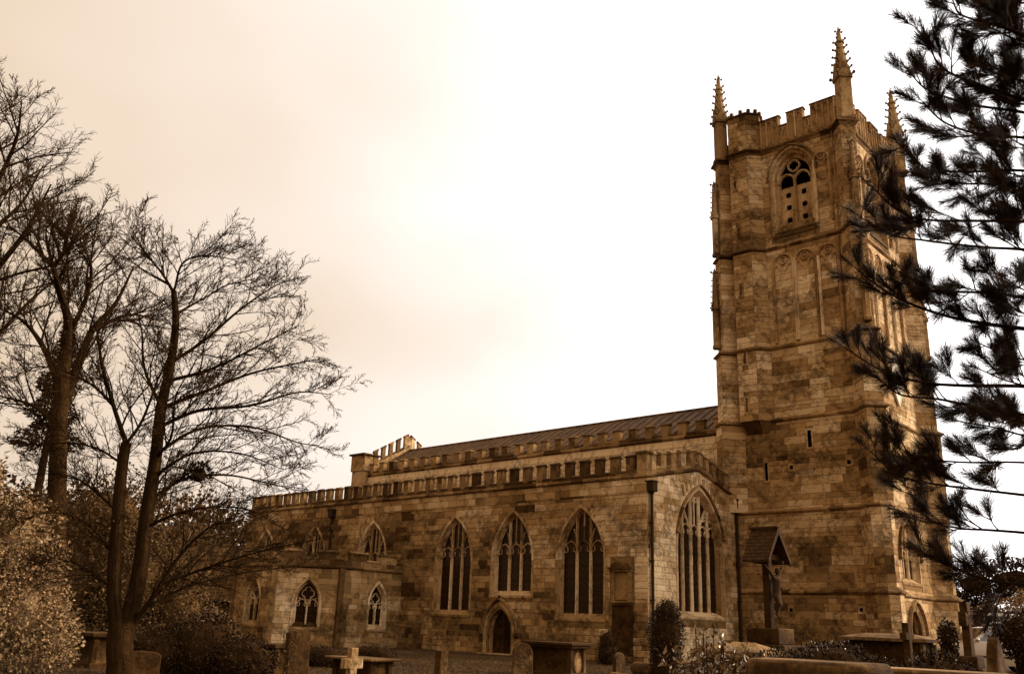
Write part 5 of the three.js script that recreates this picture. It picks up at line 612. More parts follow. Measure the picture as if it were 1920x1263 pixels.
class Tree {
  constructor(name, label, base, seed, o = {}) { this.g = thing(name, label, 'tree', o.group); this.g.position.copy(base); this.base = base; this.R = rng(seed); this.o = { wob: 0.5, up: 0.02, twig: 0.0035, ...o }; this.br = new MB(); this.tw = new MB(); this.ends = []; this.tr = new MB(); }
  loc(p) { return p.clone().sub(this.base); }
  stem(world, r0, r1, trunk = false) { const pts = smooth(world.map((p) => this.loc(p))); tube(trunk ? this.tr : this.br, pts, r0, r1, trunk ? 12 : 8); return pts; }
  // side growth along a limb, level by level down to twigs
  sprout(pts, r0, r1, n, len, level, from = 0.15, spread = 1) {
    const R = this.R, o = this.o, K = pts.length - 1;
    for (let i = 0; i < n; i++) {
      const t = from + (1 - from) * (i + R()) / n, k = Math.min(K - 1, Math.floor(t * K)), p = pts[k].clone().lerp(pts[k + 1], t * K - k), ax = V().subVectors(pts[k + 1], pts[k]).normalize();
      let s = V(R() - 0.5, (R() - 0.42) * (o.flat ?? 0.8), R() - 0.5); s.addScaledVector(ax, -s.dot(ax)).normalize(); const d = ax.clone().multiplyScalar(0.75 + R() * 0.5).addScaledVector(s, spread).normalize(), l = len * (0.55 + R() * 0.8) * (1 - 0.45 * t), r = Math.max(o.twig, Math.min(lerp(r0, r1, t) * 0.55, l * 0.016)), c = chain(R, p, d, l, level > 1 ? 6 : 4, o.wob * (level > 1 ? 0.6 : 0.9), o.up);
      tube(level > 1 ? this.br : this.tw, c, r, Math.max(o.twig * 0.7, r * 0.35), level > 1 ? 5 : 3); this.ends.push(c[c.length - 1]);
      if (level > 0) this.sprout(c, r, r * 0.35, level > 1 ? o.n2 ?? 9 : o.n1 ?? 5, l * 0.46, level - 1, 0.12, spread);
    }
  }
  done(leaf) { if (this.tr.p.length) this.tr.mesh('trunk', M.bark, this.g); if (this.br.p.length) this.br.mesh('branches', M.bark, this.g); if (this.tw.p.length) this.tw.mesh('twigs', M.twig, this.g, 'stuff'); if (leaf) { const R = rng(9), L = this.ends.filter(() => R() < leaf.p).map((p) => [p, V(R() - 0.5, -0.6, R() - 0.5).normalize()]); scatter('leaves', this.g, LL, M.dry, L, leaf.s0, leaf.s1, 10); } return this; }
}
const trace = (list, d, k = 0) => list.map(([x, y], i) => spot(x, y, d + k * i / (list.length - 1)));
{ // forked ornamental tree with a few hanging leaves
  const D = 17, base = pos(226, D); base.y -= 0.1; const t = new Tree('forked_tree', 'bare forked tree with a few clinging leaves left of the church', base, 21, { wob: 0.55, up: 0.012, flat: 0.75, n2: 9, n1: 7, twig: 0.0042 });
  t.stem([base.clone(), spot(226, 1255, D), spot(224, 1215, D), spot(226, 1170, D)], 0.24, 0.2, true);
  const A = t.stem(trace([[222, 1200], [213, 1110], [220, 970], [229, 870], [236, 830]], D, -0.2), 0.125, 0.085, true), B = t.stem(trace([[232, 1195], [258, 1090], [275, 960], [291, 860], [302, 760], [320, 680], [329, 600], [325, 545]], D, 0.5), 0.15, 0.05, true);
  const limbs = [[[[236, 832], [212, 760], [190, 680], [178, 610], [150, 560]], -1.2, 0.06], [[[236, 832], [265, 790], [300, 700], [330, 640]], 1.0, 0.045], [[[213, 762], [170, 720], [100, 690], [40, 690]], -0.8, 0.035], [[[229, 870], [180, 840], [110, 830], [30, 850]], 0.7, 0.03], [[[325, 548], [303, 512], [270, 470], [245, 425]], 0.3, 0.04], [[[325, 548], [345, 490], [400, 480], [455, 492]], -0.6, 0.03], [[[327, 590], [380, 560], [440, 530], [480, 545]], 0.6, 0.032],
    [[[320, 680], [380, 640], [450, 580], [500, 545], [545, 520]], 0.4, 0.045], [[[312, 715], [400, 690], [490, 645], [560, 610]], -1.0, 0.045], [[[302, 765], [380, 735], [470, 700], [560, 680], [605, 672]], 0.5, 0.05], [[[298, 800], [370, 770], [470, 760], [560, 735], [625, 740]], -0.7, 0.05], [[[293, 850], [370, 805], [470, 800], [560, 830], [600, 835]], 1.2, 0.045], [[[285, 895], [360, 850], [450, 850], [530, 880]], -1.2, 0.04], [[[278, 940], [340, 900], [420, 890], [500, 905], [560, 920]], 0.8, 0.045], [[[270, 990], [340, 960], [430, 950], [500, 965]], -1.3, 0.04],
    [[[240, 1185], [285, 1120], [330, 1050], [390, 990], [470, 960]], -0.8, 0.07], [[[270, 1140], [350, 1100], [450, 1075], [560, 1060]], 0.6, 0.04], [[[300, 1095], [400, 1060], [500, 1030], [600, 1010]], -1.0, 0.035], [[[300, 760], [270, 690], [265, 620], [250, 560]], 1.2, 0.045], [[[216, 1040], [160, 980], [90, 960], [30, 980]], -0.5, 0.03], [[[220, 960], [150, 900], [80, 880]], 0.8, 0.03], [[[213, 1105], [150, 1060], [80, 1040]], 0.8, 0.028], [[[291, 860], [320, 820], [330, 740], [360, 690]], -1.5, 0.04], [[[275, 960], [300, 900], [330, 870]], 1.6, 0.04]];
  for (const [l, k, r] of limbs) { const p = t.stem(trace(l, D + (l[0][0] - 240) * 0.004, k), r * 0.75, 0.006); t.sprout(p, r * 0.75, 0.007, 19, 1.0, 2, 0.08, 0.8); }
  t.sprout(A, 0.1, 0.08, 9, 0.9, 2, 0.35); t.sprout(B, 0.12, 0.05, 14, 1.0, 2, 0.35); t.done({ p: 0.03, s0: 0.03, s1: 0.06 });
  // mistletoe clump in its boughs
  bush('mistletoe', 'round dark mistletoe clump hanging in the forked tree', 'mistletoe', 372, 17, [[0, 0, 0, 0.19, 0.22, 0.19]], 700, LL, M.yew, 0.04, 0.09, { at: spot(373, 890, 17.1), core: 0.6 });
}
function tallTree(label, px, d, H, seed, traced, o = {}) { // tall bare broadleaf: trunk, traced leaders, then side growth all round
  const base = pos(px, d); base.y -= 0.1; const t = new Tree('bare_tree', label, base, seed, { wob: 0.5, up: 0.03, n2: 10, n1: 9, twig: 0.009, group: 'tall bare trees on the left', ...o }), R = rng(seed + 5);
  for (const [l, k, r0, r1, tr] of traced) { const p = t.stem(l[0] === 'base' ? [base.clone(), ...trace(l.slice(1), d, k)] : trace(l, d, k), r0, r1, tr); t.sprout(p, r0, r1, tr ? 8 : 13, H * 0.15, 2, tr ? 0.6 : 0.15, 0.8); }
  t.done(); return t;
}
tallTree('tall bare tree with twin dark stems behind the forked tree', 100, 34, 18, 41, [[['base', [104, 1000], [108, 860], [113, 760], [122, 660]], 0, 0.36, 0.2, true], [[[122, 660], [126, 600], [112, 545], [98, 500], [85, 440]], -2, 0.18, 0.03], [[[112, 780], [140, 700], [172, 620], [215, 570], [250, 500]], 2, 0.2, 0.03], [[[100, 500], [120, 470], [122, 435]], 0.3, 0.08, 0.05], [[[115, 740], [80, 650], [40, 600], [-20, 570]], 1, 0.12, 0.02], [[[122, 640], [160, 560], [170, 500], [150, 450]], -2, 0.1, 0.02], [[[110, 800], [60, 760], [-10, 740]], 2, 0.1, 0.02], [[[172, 620], [240, 590], [300, 600]], 1, 0.08, 0.015], [[[98, 500], [50, 450], [10, 420]], 1, 0.08, 0.015]]);
tallTree('tallest bare tree, its boughs reaching in from the left edge', -90, 40, 24, 57, [[['base', [-92, 900], [-85, 700], [-75, 520]], 0, 0.42, 0.24, true], [[[-75, 520], [-50, 400], [-30, 280], [-10, 180]], 2, 0.2, 0.03], [[[-80, 600], [-20, 520], [50, 430], [95, 345]], -1, 0.18, 0.03], [[[-78, 540], [-20, 440], [40, 380], [80, 310]], 2, 0.14, 0.02], [[[-60, 450], [-10, 350], [30, 260], [40, 190]], -1.5, 0.14, 0.02], [[[-84, 680], [-20, 640], [60, 560], [110, 520]], 1.5, 0.13, 0.02], [[[-75, 520], [-110, 400], [-140, 300]], 1, 0.16, 0.02]]);
{ // small dark conifer tip behind the bare trees
  const d = 46, P = pos(18, d), top = spot(22, 548, d), H = top.y - P.y, g = thing('spruce_tree', 'dark narrow conifer tip between the bare trees', 'tree'); g.position.copy(P); const tr = new MB(); tr.geo(new THREE.CylinderGeometry(0.05, 0.3, H, 8), new THREE.Matrix4().makeTranslation(0, H / 2, 0)); tr.mesh('trunk', M.bark, g); const R = rng(8), L = []; for (let i = 0; i < 5200; i++) { const h = Math.pow(R(), 0.6), y = H * (1 - h * 0.42), r = 0.12 + h * 1.5 * (0.75 + 0.3 * Math.sin(y * 5)), a = R() * 6.2832, q = Math.sqrt(R()); L.push([V(Math.cos(a) * r * q, y - q * r * 0.25, Math.sin(a) * r * q), V(Math.cos(a), -0.3, Math.sin(a))]); } scatter('needles', g, LL, M.yew, L, 0.12, 0.26, 15);
}
function distantTree(label, px, d, blobs, n, mat, s0, s1, o = {}) { const g = bush('distant_tree', label, 'tree', px, d, blobs, n, LF, mat, s0, s1, { depth: 0.4, core: o.core ?? 0.5, seed: px + 3, group: 'trees beyond the churchyard', ...o }), mb = new MB(); mb.geo(new THREE.CylinderGeometry(0.15, 0.3, 3, 8), new THREE.Matrix4().makeTranslation(0, 1.2, 0)); mb.mesh('trunk', M.bark, g); return g; }
distantTree('dark spreading yew behind the parked car', 1880, 82, [[-1.6, 5.4, 0, 2.6, 1.6, 2], [1.6, 5.8, 0, 3.4, 1.7, 2.4], [-2.2, 3.0, 0, 1.6, 2.2, 1.6], [4.6, 4.8, 0, 3, 1.8, 2]], 12000, M.yew, 0.14, 0.28, { ry: 0.75, core: 0.45 });
distantTree('pale feathery tree right of the dark yew', 1925, 74, [[-1.2, 2.2, 0, 2.2, 1.9, 2], [1.5, 2.8, 0, 2.6, 2.3, 2]], 9000, M.pale, 0.1, 0.2, { core: 0.5 });
distantTree('brown bushy tree just behind the van', 1862, 72, [[0, 1.8, 0, 1.7, 1.6, 1.6]], 6000, M.brown, 0.12, 0.22);
distantTree('wooded crown above the aisle end, left of the nave', 425, 95, [[-3, 6, 0, 6, 5.2, 5], [5, 6.5, 0, 5.5, 5.2, 5], [-10, 5, 0, 6, 5, 5]], 12000, M.brown, 0.3, 0.6, { ry: 0.8, core: 0.55 });
distantTree('dense wooded mass behind the cottage', 250, 80, [[-6, 5, 0, 6, 6, 5], [3, 5, 0, 6, 6, 5], [10, 4, 0, 5, 5, 4]], 13000, M.brown, 0.26, 0.5, { ry: 0.85, core: 0.6 });
distantTree('dark wood at the far left edge', 40, 75, [[-5, 5, 0, 6, 6, 5], [3, 4.5, 0, 6, 5.5, 5]], 9000, M.yew, 0.26, 0.5, { ry: 0.85, core: 0.6 });

// ---------------------------------------------------------------- pine at the right, close to the camera
{
  const D = 9.6, base = pos(2330, D); base.y -= 0.1; const g = thing('pine_tree', 'dark long-needled pine leaning in from the right edge', 'tree'); g.position.copy(base); const R = rng(301), loc = (p) => p.clone().sub(base), br = new MB(), tw = new MB(), tr = new MB(); const TU = [[], [], []];
  const trunkAt = (y) => V(Math.sin(y * 0.7) * 0.05, y, Math.cos(y * 0.5) * 0.05); const tp = []; for (let y = 0; y <= 12; y += 0.5) tp.push(trunkAt(y)); tube(tr, tp, 0.24, 0.06, 12); tr.mesh('trunk', M.bark, g);
  const tuft = (p, d, s) => TU[Math.floor(R() * 3)].push([p, d.clone().normalize(), s]);
  function twig(p, d, l, lvl) { const c = chain(R, p, d, l, 4, 0.35, 0.05); tube(tw, c, 0.006 + l * 0.008, 0.003, 4); const K = c.length - 1; const nT = Math.max(2, Math.round(l / 0.12)); for (let i = 0; i < nT; i++) { const t = 0.3 + 0.7 * (i + 0.6) / nT, k = Math.min(K - 1, Math.floor(t * K)), q = c[k].clone().lerp(c[k + 1], t * K - k), ax = V().subVectors(c[k + 1], c[k]).normalize(); const e = ax.clone().add(V(R() - 0.5, R() - 0.35, R() - 0.5).multiplyScalar(0.9)).normalize(); tuft(q, e, 0.18 + R() * 0.09); } tuft(c[K], V().subVectors(c[K], c[K - 1]), 0.17 + R() * 0.05); if (lvl > 0) for (let i = 0; i < 1; i++) { const k = 1 + Math.floor(R() * (K - 1)); const ax = V().subVectors(c[k], c[k - 1]).normalize(); twig(c[k], ax.add(V(R() - 0.5, R() - 0.3, R() - 0.5).multiplyScalar(1.5)).normalize(), l * 0.6, lvl - 1); } }
  function bough(pts, r0, dens = 1, bare = 0.25) { const c = smooth(pts, 6), K = c.length - 1; let L = 0; for (let i = 0; i < K; i++) L += c[i].distanceTo(c[i + 1]); tube(br, c, r0, 0.006, 7); const n = Math.round(L / 0.25 * dens); for (let i = 0; i < n; i++) { const t = bare + (1 - bare) * (i + R()) / n, k = Math.min(K - 1, Math.floor(t * K)), ax = V().subVectors(c[k + 1], c[k]).normalize(), p = c[k].clone().lerp(c[k + 1], t * K - k), s = V((R() - 0.5), (R() - 0.35) * 0.8, (R() - 0.5)); s.addScaledVector(ax, -s.dot(ax)).normalize(); twig(p, ax.multiplyScalar(0.8).add(s.multiplyScalar(0.8)), (0.13 + R() * 0.2) * (1.15 - 0.5 * t), t < 0.75 ? 1 : 0); } tuft(c[K], V().subVectors(c[K], c[K - 1]), 0.2); }
  const T = [[[[1930, 70], [1860, 45], [1800, 25], [1785, -5]], 0.3, 0.02], [[[1940, 195], [1840, 160], [1765, 125], [1738, 70]], -0.4, 0.024], [[[1940, 215], [1820, 195], [1735, 165], [1706, 135]], 0.4, 0.024], [[[1940, 262], [1840, 252], [1770, 228], [1730, 190]], -0.3, 0.02], [[[1940, 322], [1800, 322], [1735, 315], [1692, 275]], 0.5, 0.02], [[[1930, 345], [1820, 345], [1760, 340]], -0.5, 0.016], [[[1940, 418], [1840, 414], [1740, 412], [1690, 398], [1640, 355]], -0.3, 0.022], [[[1940, 470], [1840, 463], [1730, 450], [1670, 440], [1612, 405]], 0.4, 0.022], [[[1940, 618], [1810, 600], [1730, 578], [1660, 545], [1602, 500]], -0.5, 0.032], [[[1940, 560], [1830, 548], [1740, 545], [1690, 530]], 0.4, 0.024], [[[1940, 725], [1790, 722], [1720, 715], [1650, 692], [1582, 650]], 0.3, 0.028], [[[1940, 780], [1830, 762], [1760, 748], [1690, 740], [1660, 720]], -0.4, 0.026], [[[1940, 868], [1800, 866], [1720, 856], [1672, 830]], 0.3, 0.015], [[[1940, 930], [1830, 917], [1740, 905], [1685, 890], [1632, 845]], -0.3, 0.02], [[[1940, 1000], [1850, 993], [1800, 990], [1745, 975], [1705, 920]], 0.2, 0.02], [[[1940, 1098], [1860, 1088], [1790, 1065], [1735, 1040]], -0.3, 0.018], [[[1940, 820], [1860, 800], [1800, 790]], 0.5, 0.016]];
  T.forEach(([l, k, r], i) => { const w = l.map(([x, y], m) => loc(spot(x, y, D + (i % 3 - 1) * 0.35 + k * m / (l.length - 1)))), y0 = w[0].y - 0.25; bough([trunkAt(y0), ...w], r * 0.8, 0.9, 0.3); });
  for (let i = 0; i < 26; i++) { const y = 1.9 + i * 0.3, a = R() * 6.28, l = (0.9 + R() * 0.6) * (y > 7 ? 0.85 : 1), p = trunkAt(y), d = V(Math.cos(a), 0.12, Math.sin(a)), w = [p]; for (let k = 1; k <= 3; k++) w.push(p.clone().addScaledVector(d, l * k / 3).add(V((R() - 0.5) * 0.2, (R() - 0.5) * 0.2 + (k === 3 ? 0.12 : 0), (R() - 0.5) * 0.2))); bough(w, 0.022, 0.8, 0.3); }
  for (let i = 0; i < 13; i++) { const py = -20 + i * 66 + R() * 30, px = 1835 + R() * 70, l = [[1950, py + 20], [(1950 + px) / 2, py + 8], [px, py - 15]], w = l.map(([x, yy]) => loc(spot(x, yy, D + (R() - 0.5) * 0.9))); bough([trunkAt(w[0].y - 0.2), ...w], 0.012, 0.85, 0.35); }
  br.mesh('branches', M.bark, g); tw.mesh('twigs', M.twig, g, 'stuff'); M.needle = lm('pine_needle', 0.034, 0.016, 0.0048, 0.55);
  for (let k = 0; k < 3; k++) { const Rn = rng(400 + k), gp = []; for (let i = 0; i < 110; i++) { const t = 0.02 + 0.98 * i / 110, a = i * 2.4 + Rn(), sp = 0.75 + Rn() * 0.7 - t * 0.35, l = 0.56 * (0.7 + Rn() * 0.5), d = V(1, Math.cos(a) * sp, Math.sin(a) * sp).normalize(), p = V(t * 0.8, 0, 0), w = V(0, -Math.sin(a), Math.cos(a)).multiplyScalar(0.0075), e = p.clone().addScaledVector(d, l), m = p.clone().addScaledVector(d, l * 0.55).add(V(0, 0.01, 0)); for (const q of [p.clone().sub(w), m.clone().sub(w), m.clone().add(w), p.clone().sub(w), m.clone().add(w), p.clone().add(w), m.clone().sub(w), e, m.clone().add(w)]) gp.push(q.x, q.y, q.z); } const ge = new THREE.BufferGeometry(); ge.setAttribute('position', new THREE.Float32BufferAttribute(gp, 3)); ge.computeVertexNormals(); const im = new THREE.InstancedMesh(ge, M.needle, TU[k].length), q = new THREE.Quaternion(), m = new THREE.Matrix4(), c = new THREE.Color(); TU[k].forEach(([p, d, s], i) => { q.setFromUnitVectors(V(1, 0, 0), d).multiply(new THREE.Quaternion().setFromAxisAngle(V(1, 0, 0), R() * 6.28)); m.compose(p, q, V(s, s, s)); im.setMatrixAt(i, m); const v = 0.6 + R() * 0.8; im.setColorAt(i, c.setRGB(v, v, v)); }); im.name = 'needles'; im.userData.kind = 'stuff'; sh(im); g.add(im); }
}
// ---------------------------------------------------------------- cottage, vehicles, grass
{
  const P = pos(370, 62), g = thing('cottage', 'low tiled-roof cottage half hidden behind the forked tree', 'house'); g.position.copy(P); g.rotation.y = 0.72; // eaves towards the churchyard
  M.render = new THREE.MeshPhysicalMaterial({ name: 'cottage_wall', specularIntensity: 0.2, color: new THREE.Color().setRGB(0.10, 0.055, 0.022), map: stoneMap, roughness: 1 }); M.tile = new THREE.MeshPhysicalMaterial({ name: 'clay_tile', specularIntensity: 0.2, specularColor: WARM, color: new THREE.Color().setRGB(0.11, 0.055, 0.019), map: stoneMap, roughness: 0.9, vertexColors: true }); M.white = new THREE.MeshStandardMaterial({ name: 'white_paint', color: new THREE.Color().setRGB(0.75, 0.6, 0.42), roughness: 0.6 });
  const w = new MB(); w.box(0, 1.2, -3, 8, 2.6, 6, WH); slab(w, new Frame(-4, -6, 0, 1), [[0, 2.4], [6, 2.4], [3, 5.6]], -8, 0, WH); w.mesh('wall', M.render, g);
  const rf = part('roof', g), n = 11; for (let k = 0; k < n; k++) for (let m = 0; m < 24; m++) { const mb = new MB(), t0 = k / n, t1 = (k + 1.1) / n, x0 = -4.2 + m * 0.35 + (k % 2) * 0.12, x1 = x0 + 0.335, a = (x, t, d) => V(x, lerp(2.35, 5.75, t) + d, lerp(0.35, -3, t)), c = 0.6 + 0.7 * ((m * 7 + k * 11) % 13) / 13; mb.quad(a(x0, t0, 0.06), a(x1, t0, 0.06), a(x1, t1, 0.015), a(x0, t1, 0.015), [c, c, c]); mb.quad(a(x0, t0, 0), a(x1, t0, 0), a(x1, t0, 0.06), a(x0, t0, 0.06), [c, c, c]); mb.mesh('tile', M.tile, rf); } const bk = new MB(); bk.quad(V(4.2, 2.3, -6.35), V(-4.2, 2.3, -6.35), V(-4.2, 5.72, -3), V(4.2, 5.72, -3), WH); bk.quad(V(-4.2, 2.3, 0.33), V(4.2, 2.3, 0.33), V(4.2, 5.72, -3), V(-4.2, 5.72, -3), WH); bk.mesh('rear_slope', M.tile, rf);
  const gt = new MB(); gt.geo(new THREE.CylinderGeometry(0.07, 0.07, 8.4, 8), new THREE.Matrix4().makeRotationZ(Math.PI / 2).setPosition(0, 2.28, 0.42)); gt.mesh('gutter', M.iron, g);
  const dm = part('dormer', g), dw = new MB(); dw.box(2.4, 4.7, -0.9, 0.9, 1.6, 1.6, WH); dw.mesh('cheek', M.render, dm); const dq = new MB(); dq.box(2.4, 4.68, -0.12, 0.84, 1.5, 0.08, WH); dq.mesh('window_frame', M.white, dm); const dg = new MB(); dg.box(2.4, 4.65, -0.07, 0.56, 1.15, 0.05, WH); dg.mesh('pane', M.glass, dm); const df = new MB(); df.box(2.4, 4.65, -0.04, 0.06, 1.15, 0.05, WH); df.box(2.4, 4.65, -0.035, 0.56, 0.05, 0.05, WH); df.mesh('window_bar', M.white, dm); const dr = new MB(); dr.box(2.4, 5.57, -0.9, 1.2, 0.12, 2.0, WH); dr.mesh('dormer_roof', M.tile, dm);
  const cs = new MB(); cs.box(-2.8, 6.1, -3, 0.8, 1.6, 0.8, WH); cs.mesh('chimney', M.render, g);
  for (const x of [-2, 0.6]) { const wd = part('window', g), f = new MB(); f.box(x, 1.3, 0.03, 1.0, 1.1, 0.08, WH); f.mesh('frame', M.white, wd); const p = new MB(); p.box(x, 1.3, 0.07, 0.84, 0.94, 0.03, WH); p.mesh('pane', M.glass, wd); }
}
M.silver = new THREE.MeshPhysicalMaterial({ name: 'silver_car_paint', color: new THREE.Color().setRGB(0.42, 0.29, 0.17), roughness: 0.35, metalness: 0.3, clearcoat: 0.8, clearcoatRoughness: 0.1 });
M.vanw = new THREE.MeshPhysicalMaterial({ name: 'pale_van_paint', color: new THREE.Color().setRGB(0.72, 0.58, 0.42), roughness: 0.4, clearcoat: 0.5 });
M.carglass = new THREE.MeshPhysicalMaterial({ name: 'car_glass', color: new THREE.Color().setRGB(0.05, 0.03, 0.015), roughness: 0.05, clearcoat: 1 });
M.rubber = new THREE.MeshStandardMaterial({ name: 'tyre_rubber', color: new THREE.Color().setRGB(0.02, 0.012, 0.006), roughness: 0.9 });
M.rim = new THREE.MeshStandardMaterial({ name: 'alloy_rim', color: new THREE.Color().setRGB(0.4, 0.29, 0.18), roughness: 0.35, metalness: 0.7 });
function wheels(g, xs, w, r) { for (const x of xs) for (const z of [w / 2 - 0.08, -w / 2 + 0.08]) { const wl = part('wheel', g), t = new MB(); t.geo(new THREE.TorusGeometry(r - 0.09, 0.09, 10, 20), new THREE.Matrix4().makeTranslation(x, r, z)); t.mesh('tyre', M.rubber, wl); const m = new MB(); m.geo(new THREE.CylinderGeometry(r - 0.13, r - 0.13, 0.14, 16), new THREE.Matrix4().makeRotationX(Math.PI / 2).setPosition(x, r, z)); m.mesh('rim', M.rim, wl); } }
function loft(pts, wFn, seg = 8) { const s = new THREE.Shape(pts.map(([x, y]) => new THREE.Vector2(x, y))); const g = new THREE.ExtrudeGeometry(s, { depth: 1, steps: seg, bevelEnabled: false, curveSegments: 4 }), P = g.attributes.position; for (let i = 0; i < P.count; i++) { const t = P.getZ(i) * 2 - 1, y = P.getY(i), w = wFn(y, P.getX(i)); P.setZ(i, t * w); P.setX(i, P.getX(i) * (1 - 0.035 * t * t)); } return toCreasedNormals(g, 0.55); }
{ // silver hatchback, nose to the left
  const P = pos(1853, 36), g = thing('parked_car', 'silver hatchback parked beyond the crosses at the right edge', 'car'); g.position.set(P.x, P.y - 0.03, P.z); g.rotation.y = Math.atan2(0.665, 0.746); const W = 0.86;
  const lowP = [[-2.0, 0.25], [-2.05, 0.5], [-1.98, 0.72], [-1.2, 0.9], [-0.95, 0.96], [1.6, 1.0], [1.9, 0.92], [1.95, 0.5], [1.88, 0.25]], cab = [[-1.05, 0.94], [-0.3, 1.42], [0.0, 1.47], [1.1, 1.46], [1.5, 1.35], [1.85, 0.96]];
  const b = new MB(); b.geo(loft(lowP, (y) => W * (y < 0.4 ? 0.95 : 1 - 0.06 * (y - 0.5)))); b.mesh('body', M.silver, g); const c = new MB(); c.geo(loft(cab, (y) => W * (0.95 - 0.32 * (y - 0.9)))); c.mesh('cabin', M.silver, g);
  for (const s of [1, -1]) for (const [nm, q] of [['side_window', [[-0.78, 1.0], [0.25, 1.0], [0.25, 1.38], [-0.16, 1.37]]], ['side_window', [[0.33, 1.0], [1.3, 1.0], [1.28, 1.3], [1.1, 1.38], [0.33, 1.38]]]]) { const m = new MB(), z = (y) => s * (W * (0.95 - 0.32 * (y - 0.9)) + 0.008), v = q.map(([x, y]) => V(x, y, z(y))); for (let i = 1; i < v.length - 1; i++) s > 0 ? m.tri(v[0], v[i], v[i + 1], WH) : m.tri(v[0], v[i + 1], v[i], WH); m.mesh(nm, M.carglass, g); }
  { const m = new MB(), z0 = W * 0.86, z1 = W * 0.72; m.quad(V(-0.95, 1.02, -z0), V(-0.95, 1.02, z0), V(-0.34, 1.41, z1), V(-0.34, 1.41, -z1), WH); m.mesh('windscreen', M.carglass, g); }
  for (const s of [1, -1]) { const m = new MB(); m.geo(new THREE.SphereGeometry(0.1, 10, 8), new THREE.Matrix4().makeScale(0.7, 0.7, 1).setPosition(-0.82, 1.03, s * (W + 0.06))); m.mesh('wing_mirror', M.silver, g); const h = new MB(); h.geo(new THREE.SphereGeometry(0.14, 10, 8), new THREE.Matrix4().makeScale(0.9, 0.55, 1.1).setPosition(-1.9, 0.66, s * 0.62)); h.mesh('headlight', M.carglass, g); const tr = new MB(); tr.box(-0.1, 0.52, s * (W + 0.004), 2.3, 0.06, 0.03, WH); tr.mesh('side_trim', M.rubber, g); const dh = new MB(); dh.box(0.12, 0.88, s * (W + 0.006), 0.16, 0.035, 0.03, WH); dh.mesh('door_handle', M.rubber, g); }
  wheels(g, [-1.25, 1.25], 1.7, 0.3);
}
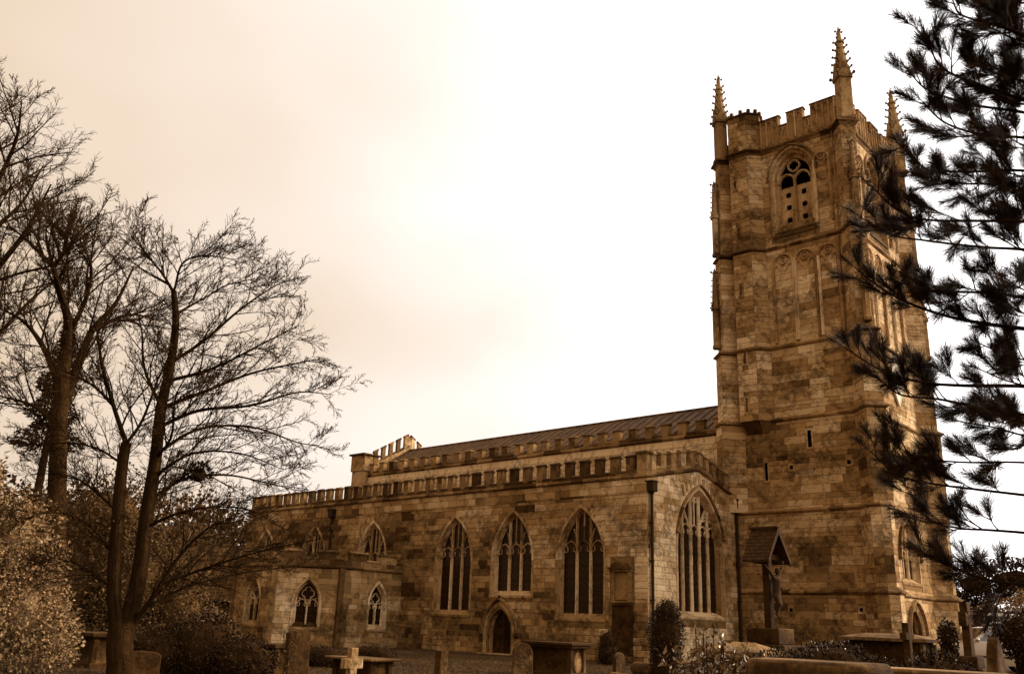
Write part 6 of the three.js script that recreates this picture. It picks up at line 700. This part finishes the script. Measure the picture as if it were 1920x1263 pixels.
{ // pale van with a ladder on its roof rack, behind the car
  const P = pos(1912, 43), g = thing('parked_van', 'pale van with a ladder on its roof rack behind the car', 'van'); g.position.set(P.x, P.y - 0.02, P.z); g.rotation.y = Math.atan2(0.665, 0.746); const W = 0.95;
  const b = new MB(); b.geo(loft([[-2.4, 0.3], [-2.45, 0.8], [-2.3, 1.05], [-1.6, 1.2], [-1.0, 1.85], [-0.7, 1.95], [2.3, 1.95], [2.4, 1.8], [2.4, 0.3]], (y) => W * (y < 1.1 ? 1 : 1 - 0.08 * (y - 1.1)))); b.mesh('body', M.vanw, g); const ws = new MB(); ws.quad(V(-1.6, 1.24, -0.8), V(-1.6, 1.24, 0.8), V(-1.06, 1.82, 0.72), V(-1.06, 1.82, -0.72), WH); ws.mesh('windscreen', M.carglass, g); for (const s of [1, -1]) { const m = new MB(); slab(m, new Frame(0, s * 0.93, s, 0), [[-1.35, 1.2], [-0.6, 1.2], [-0.6, 1.75], [-0.95, 1.75]].map(([x, y]) => [x * s, y]), 0, 0.02, WH); m.mesh('side_window', M.carglass, g); }
  const rk = part('roof_rack', g); for (const x of [-0.6, 0.6, 1.8]) { const m = new MB(); m.box(x, 2.08, 0, 0.05, 0.05, 1.6, WH); m.box(x, 2.0, 0.7, 0.04, 0.16, 0.04, WH); m.box(x, 2.0, -0.7, 0.04, 0.16, 0.04, WH); m.mesh('bar', M.iron, rk); } wheels(g, [-1.5, 1.5], 1.9, 0.33);
  const ld = thing('ladder', 'ladder lying along the roof rack of the van', 'ladder'); ld.position.copy(g.position); ld.rotation.y = g.rotation.y; for (const z of [0.3, 0.66]) { const m = new MB(); m.box(0.3, 2.2, z, 3.6, 0.09, 0.05, WH); m.mesh('rail', M.vanw, ld); } for (let i = 0; i < 14; i++) { const m = new MB(); m.box(-1.35 + i * 0.255, 2.2, 0.48, 0.035, 0.035, 0.34, WH); m.mesh('rung', M.vanw, ld); }
}
{ // rough grass and fallen leaves over the churchyard
  const R = rng(90), gp = []; for (let i = 0; i < 9; i++) { const a = R() * 6.28, l = 0.6 + R() * 0.5, b = V((R() - 0.5) * 0.5, 0, (R() - 0.5) * 0.5), t = b.clone().add(V(Math.cos(a) * 0.35, l, Math.sin(a) * 0.35)), s = V(-Math.sin(a), 0, Math.cos(a)).multiplyScalar(0.05); for (const q of [b.clone().sub(s), b.clone().add(s), t]) gp.push(q.x, q.y, q.z); } const ge = new THREE.BufferGeometry(); ge.setAttribute('position', new THREE.Float32BufferAttribute(gp, 3)); ge.computeVertexNormals();
  const mk = (name, label, geo, mat, n, s0, s1, lie) => { const im = new THREE.InstancedMesh(geo, mat, n), m = new THREE.Matrix4(), q = new THREE.Quaternion(), c = new THREE.Color(); for (let i = 0; i < n; i++) { const px = -60 + R() * 2040, d = 11 + Math.pow(R(), 0.8) * 36, P = pos(px, d); if (P.z < 0.6 && P.x < 0.3) { P.z = 1 + R() * 4; P.y = groundY(P.x, P.z); } const s = lerp(s0, s1, R()); q.setFromEuler(new THREE.Euler(lie ? (R() - 0.5) * 0.8 : 0, R() * 6.28, lie ? (R() - 0.5) * 0.8 : 0)); m.compose(P.add(V(0, lie ? 0.03 : -0.005, 0)), q, V(s, s, s)); im.setMatrixAt(i, m); const k = 0.5 + R(); im.setColorAt(i, c.setRGB(k, k * (0.9 + R() * 0.15), k * (0.8 + R() * 0.3))); } im.name = name; tag(im, label, name === 'grass' ? 'grass' : 'leaves', null, 'stuff'); sh(im); scene.add(im); };
  M.grass = lm('grass_blade', 0.085, 0.046, 0.016, 0.7); mk('grass', 'short rough grass of the churchyard', ge, M.grass, 42000, 0.04, 0.11, false); mk('fallen_leaves', 'dead leaves scattered over the churchyard lawn', LF, M.brown, 9000, 0.04, 0.09, true);
}
renderer.render(scene, camera);
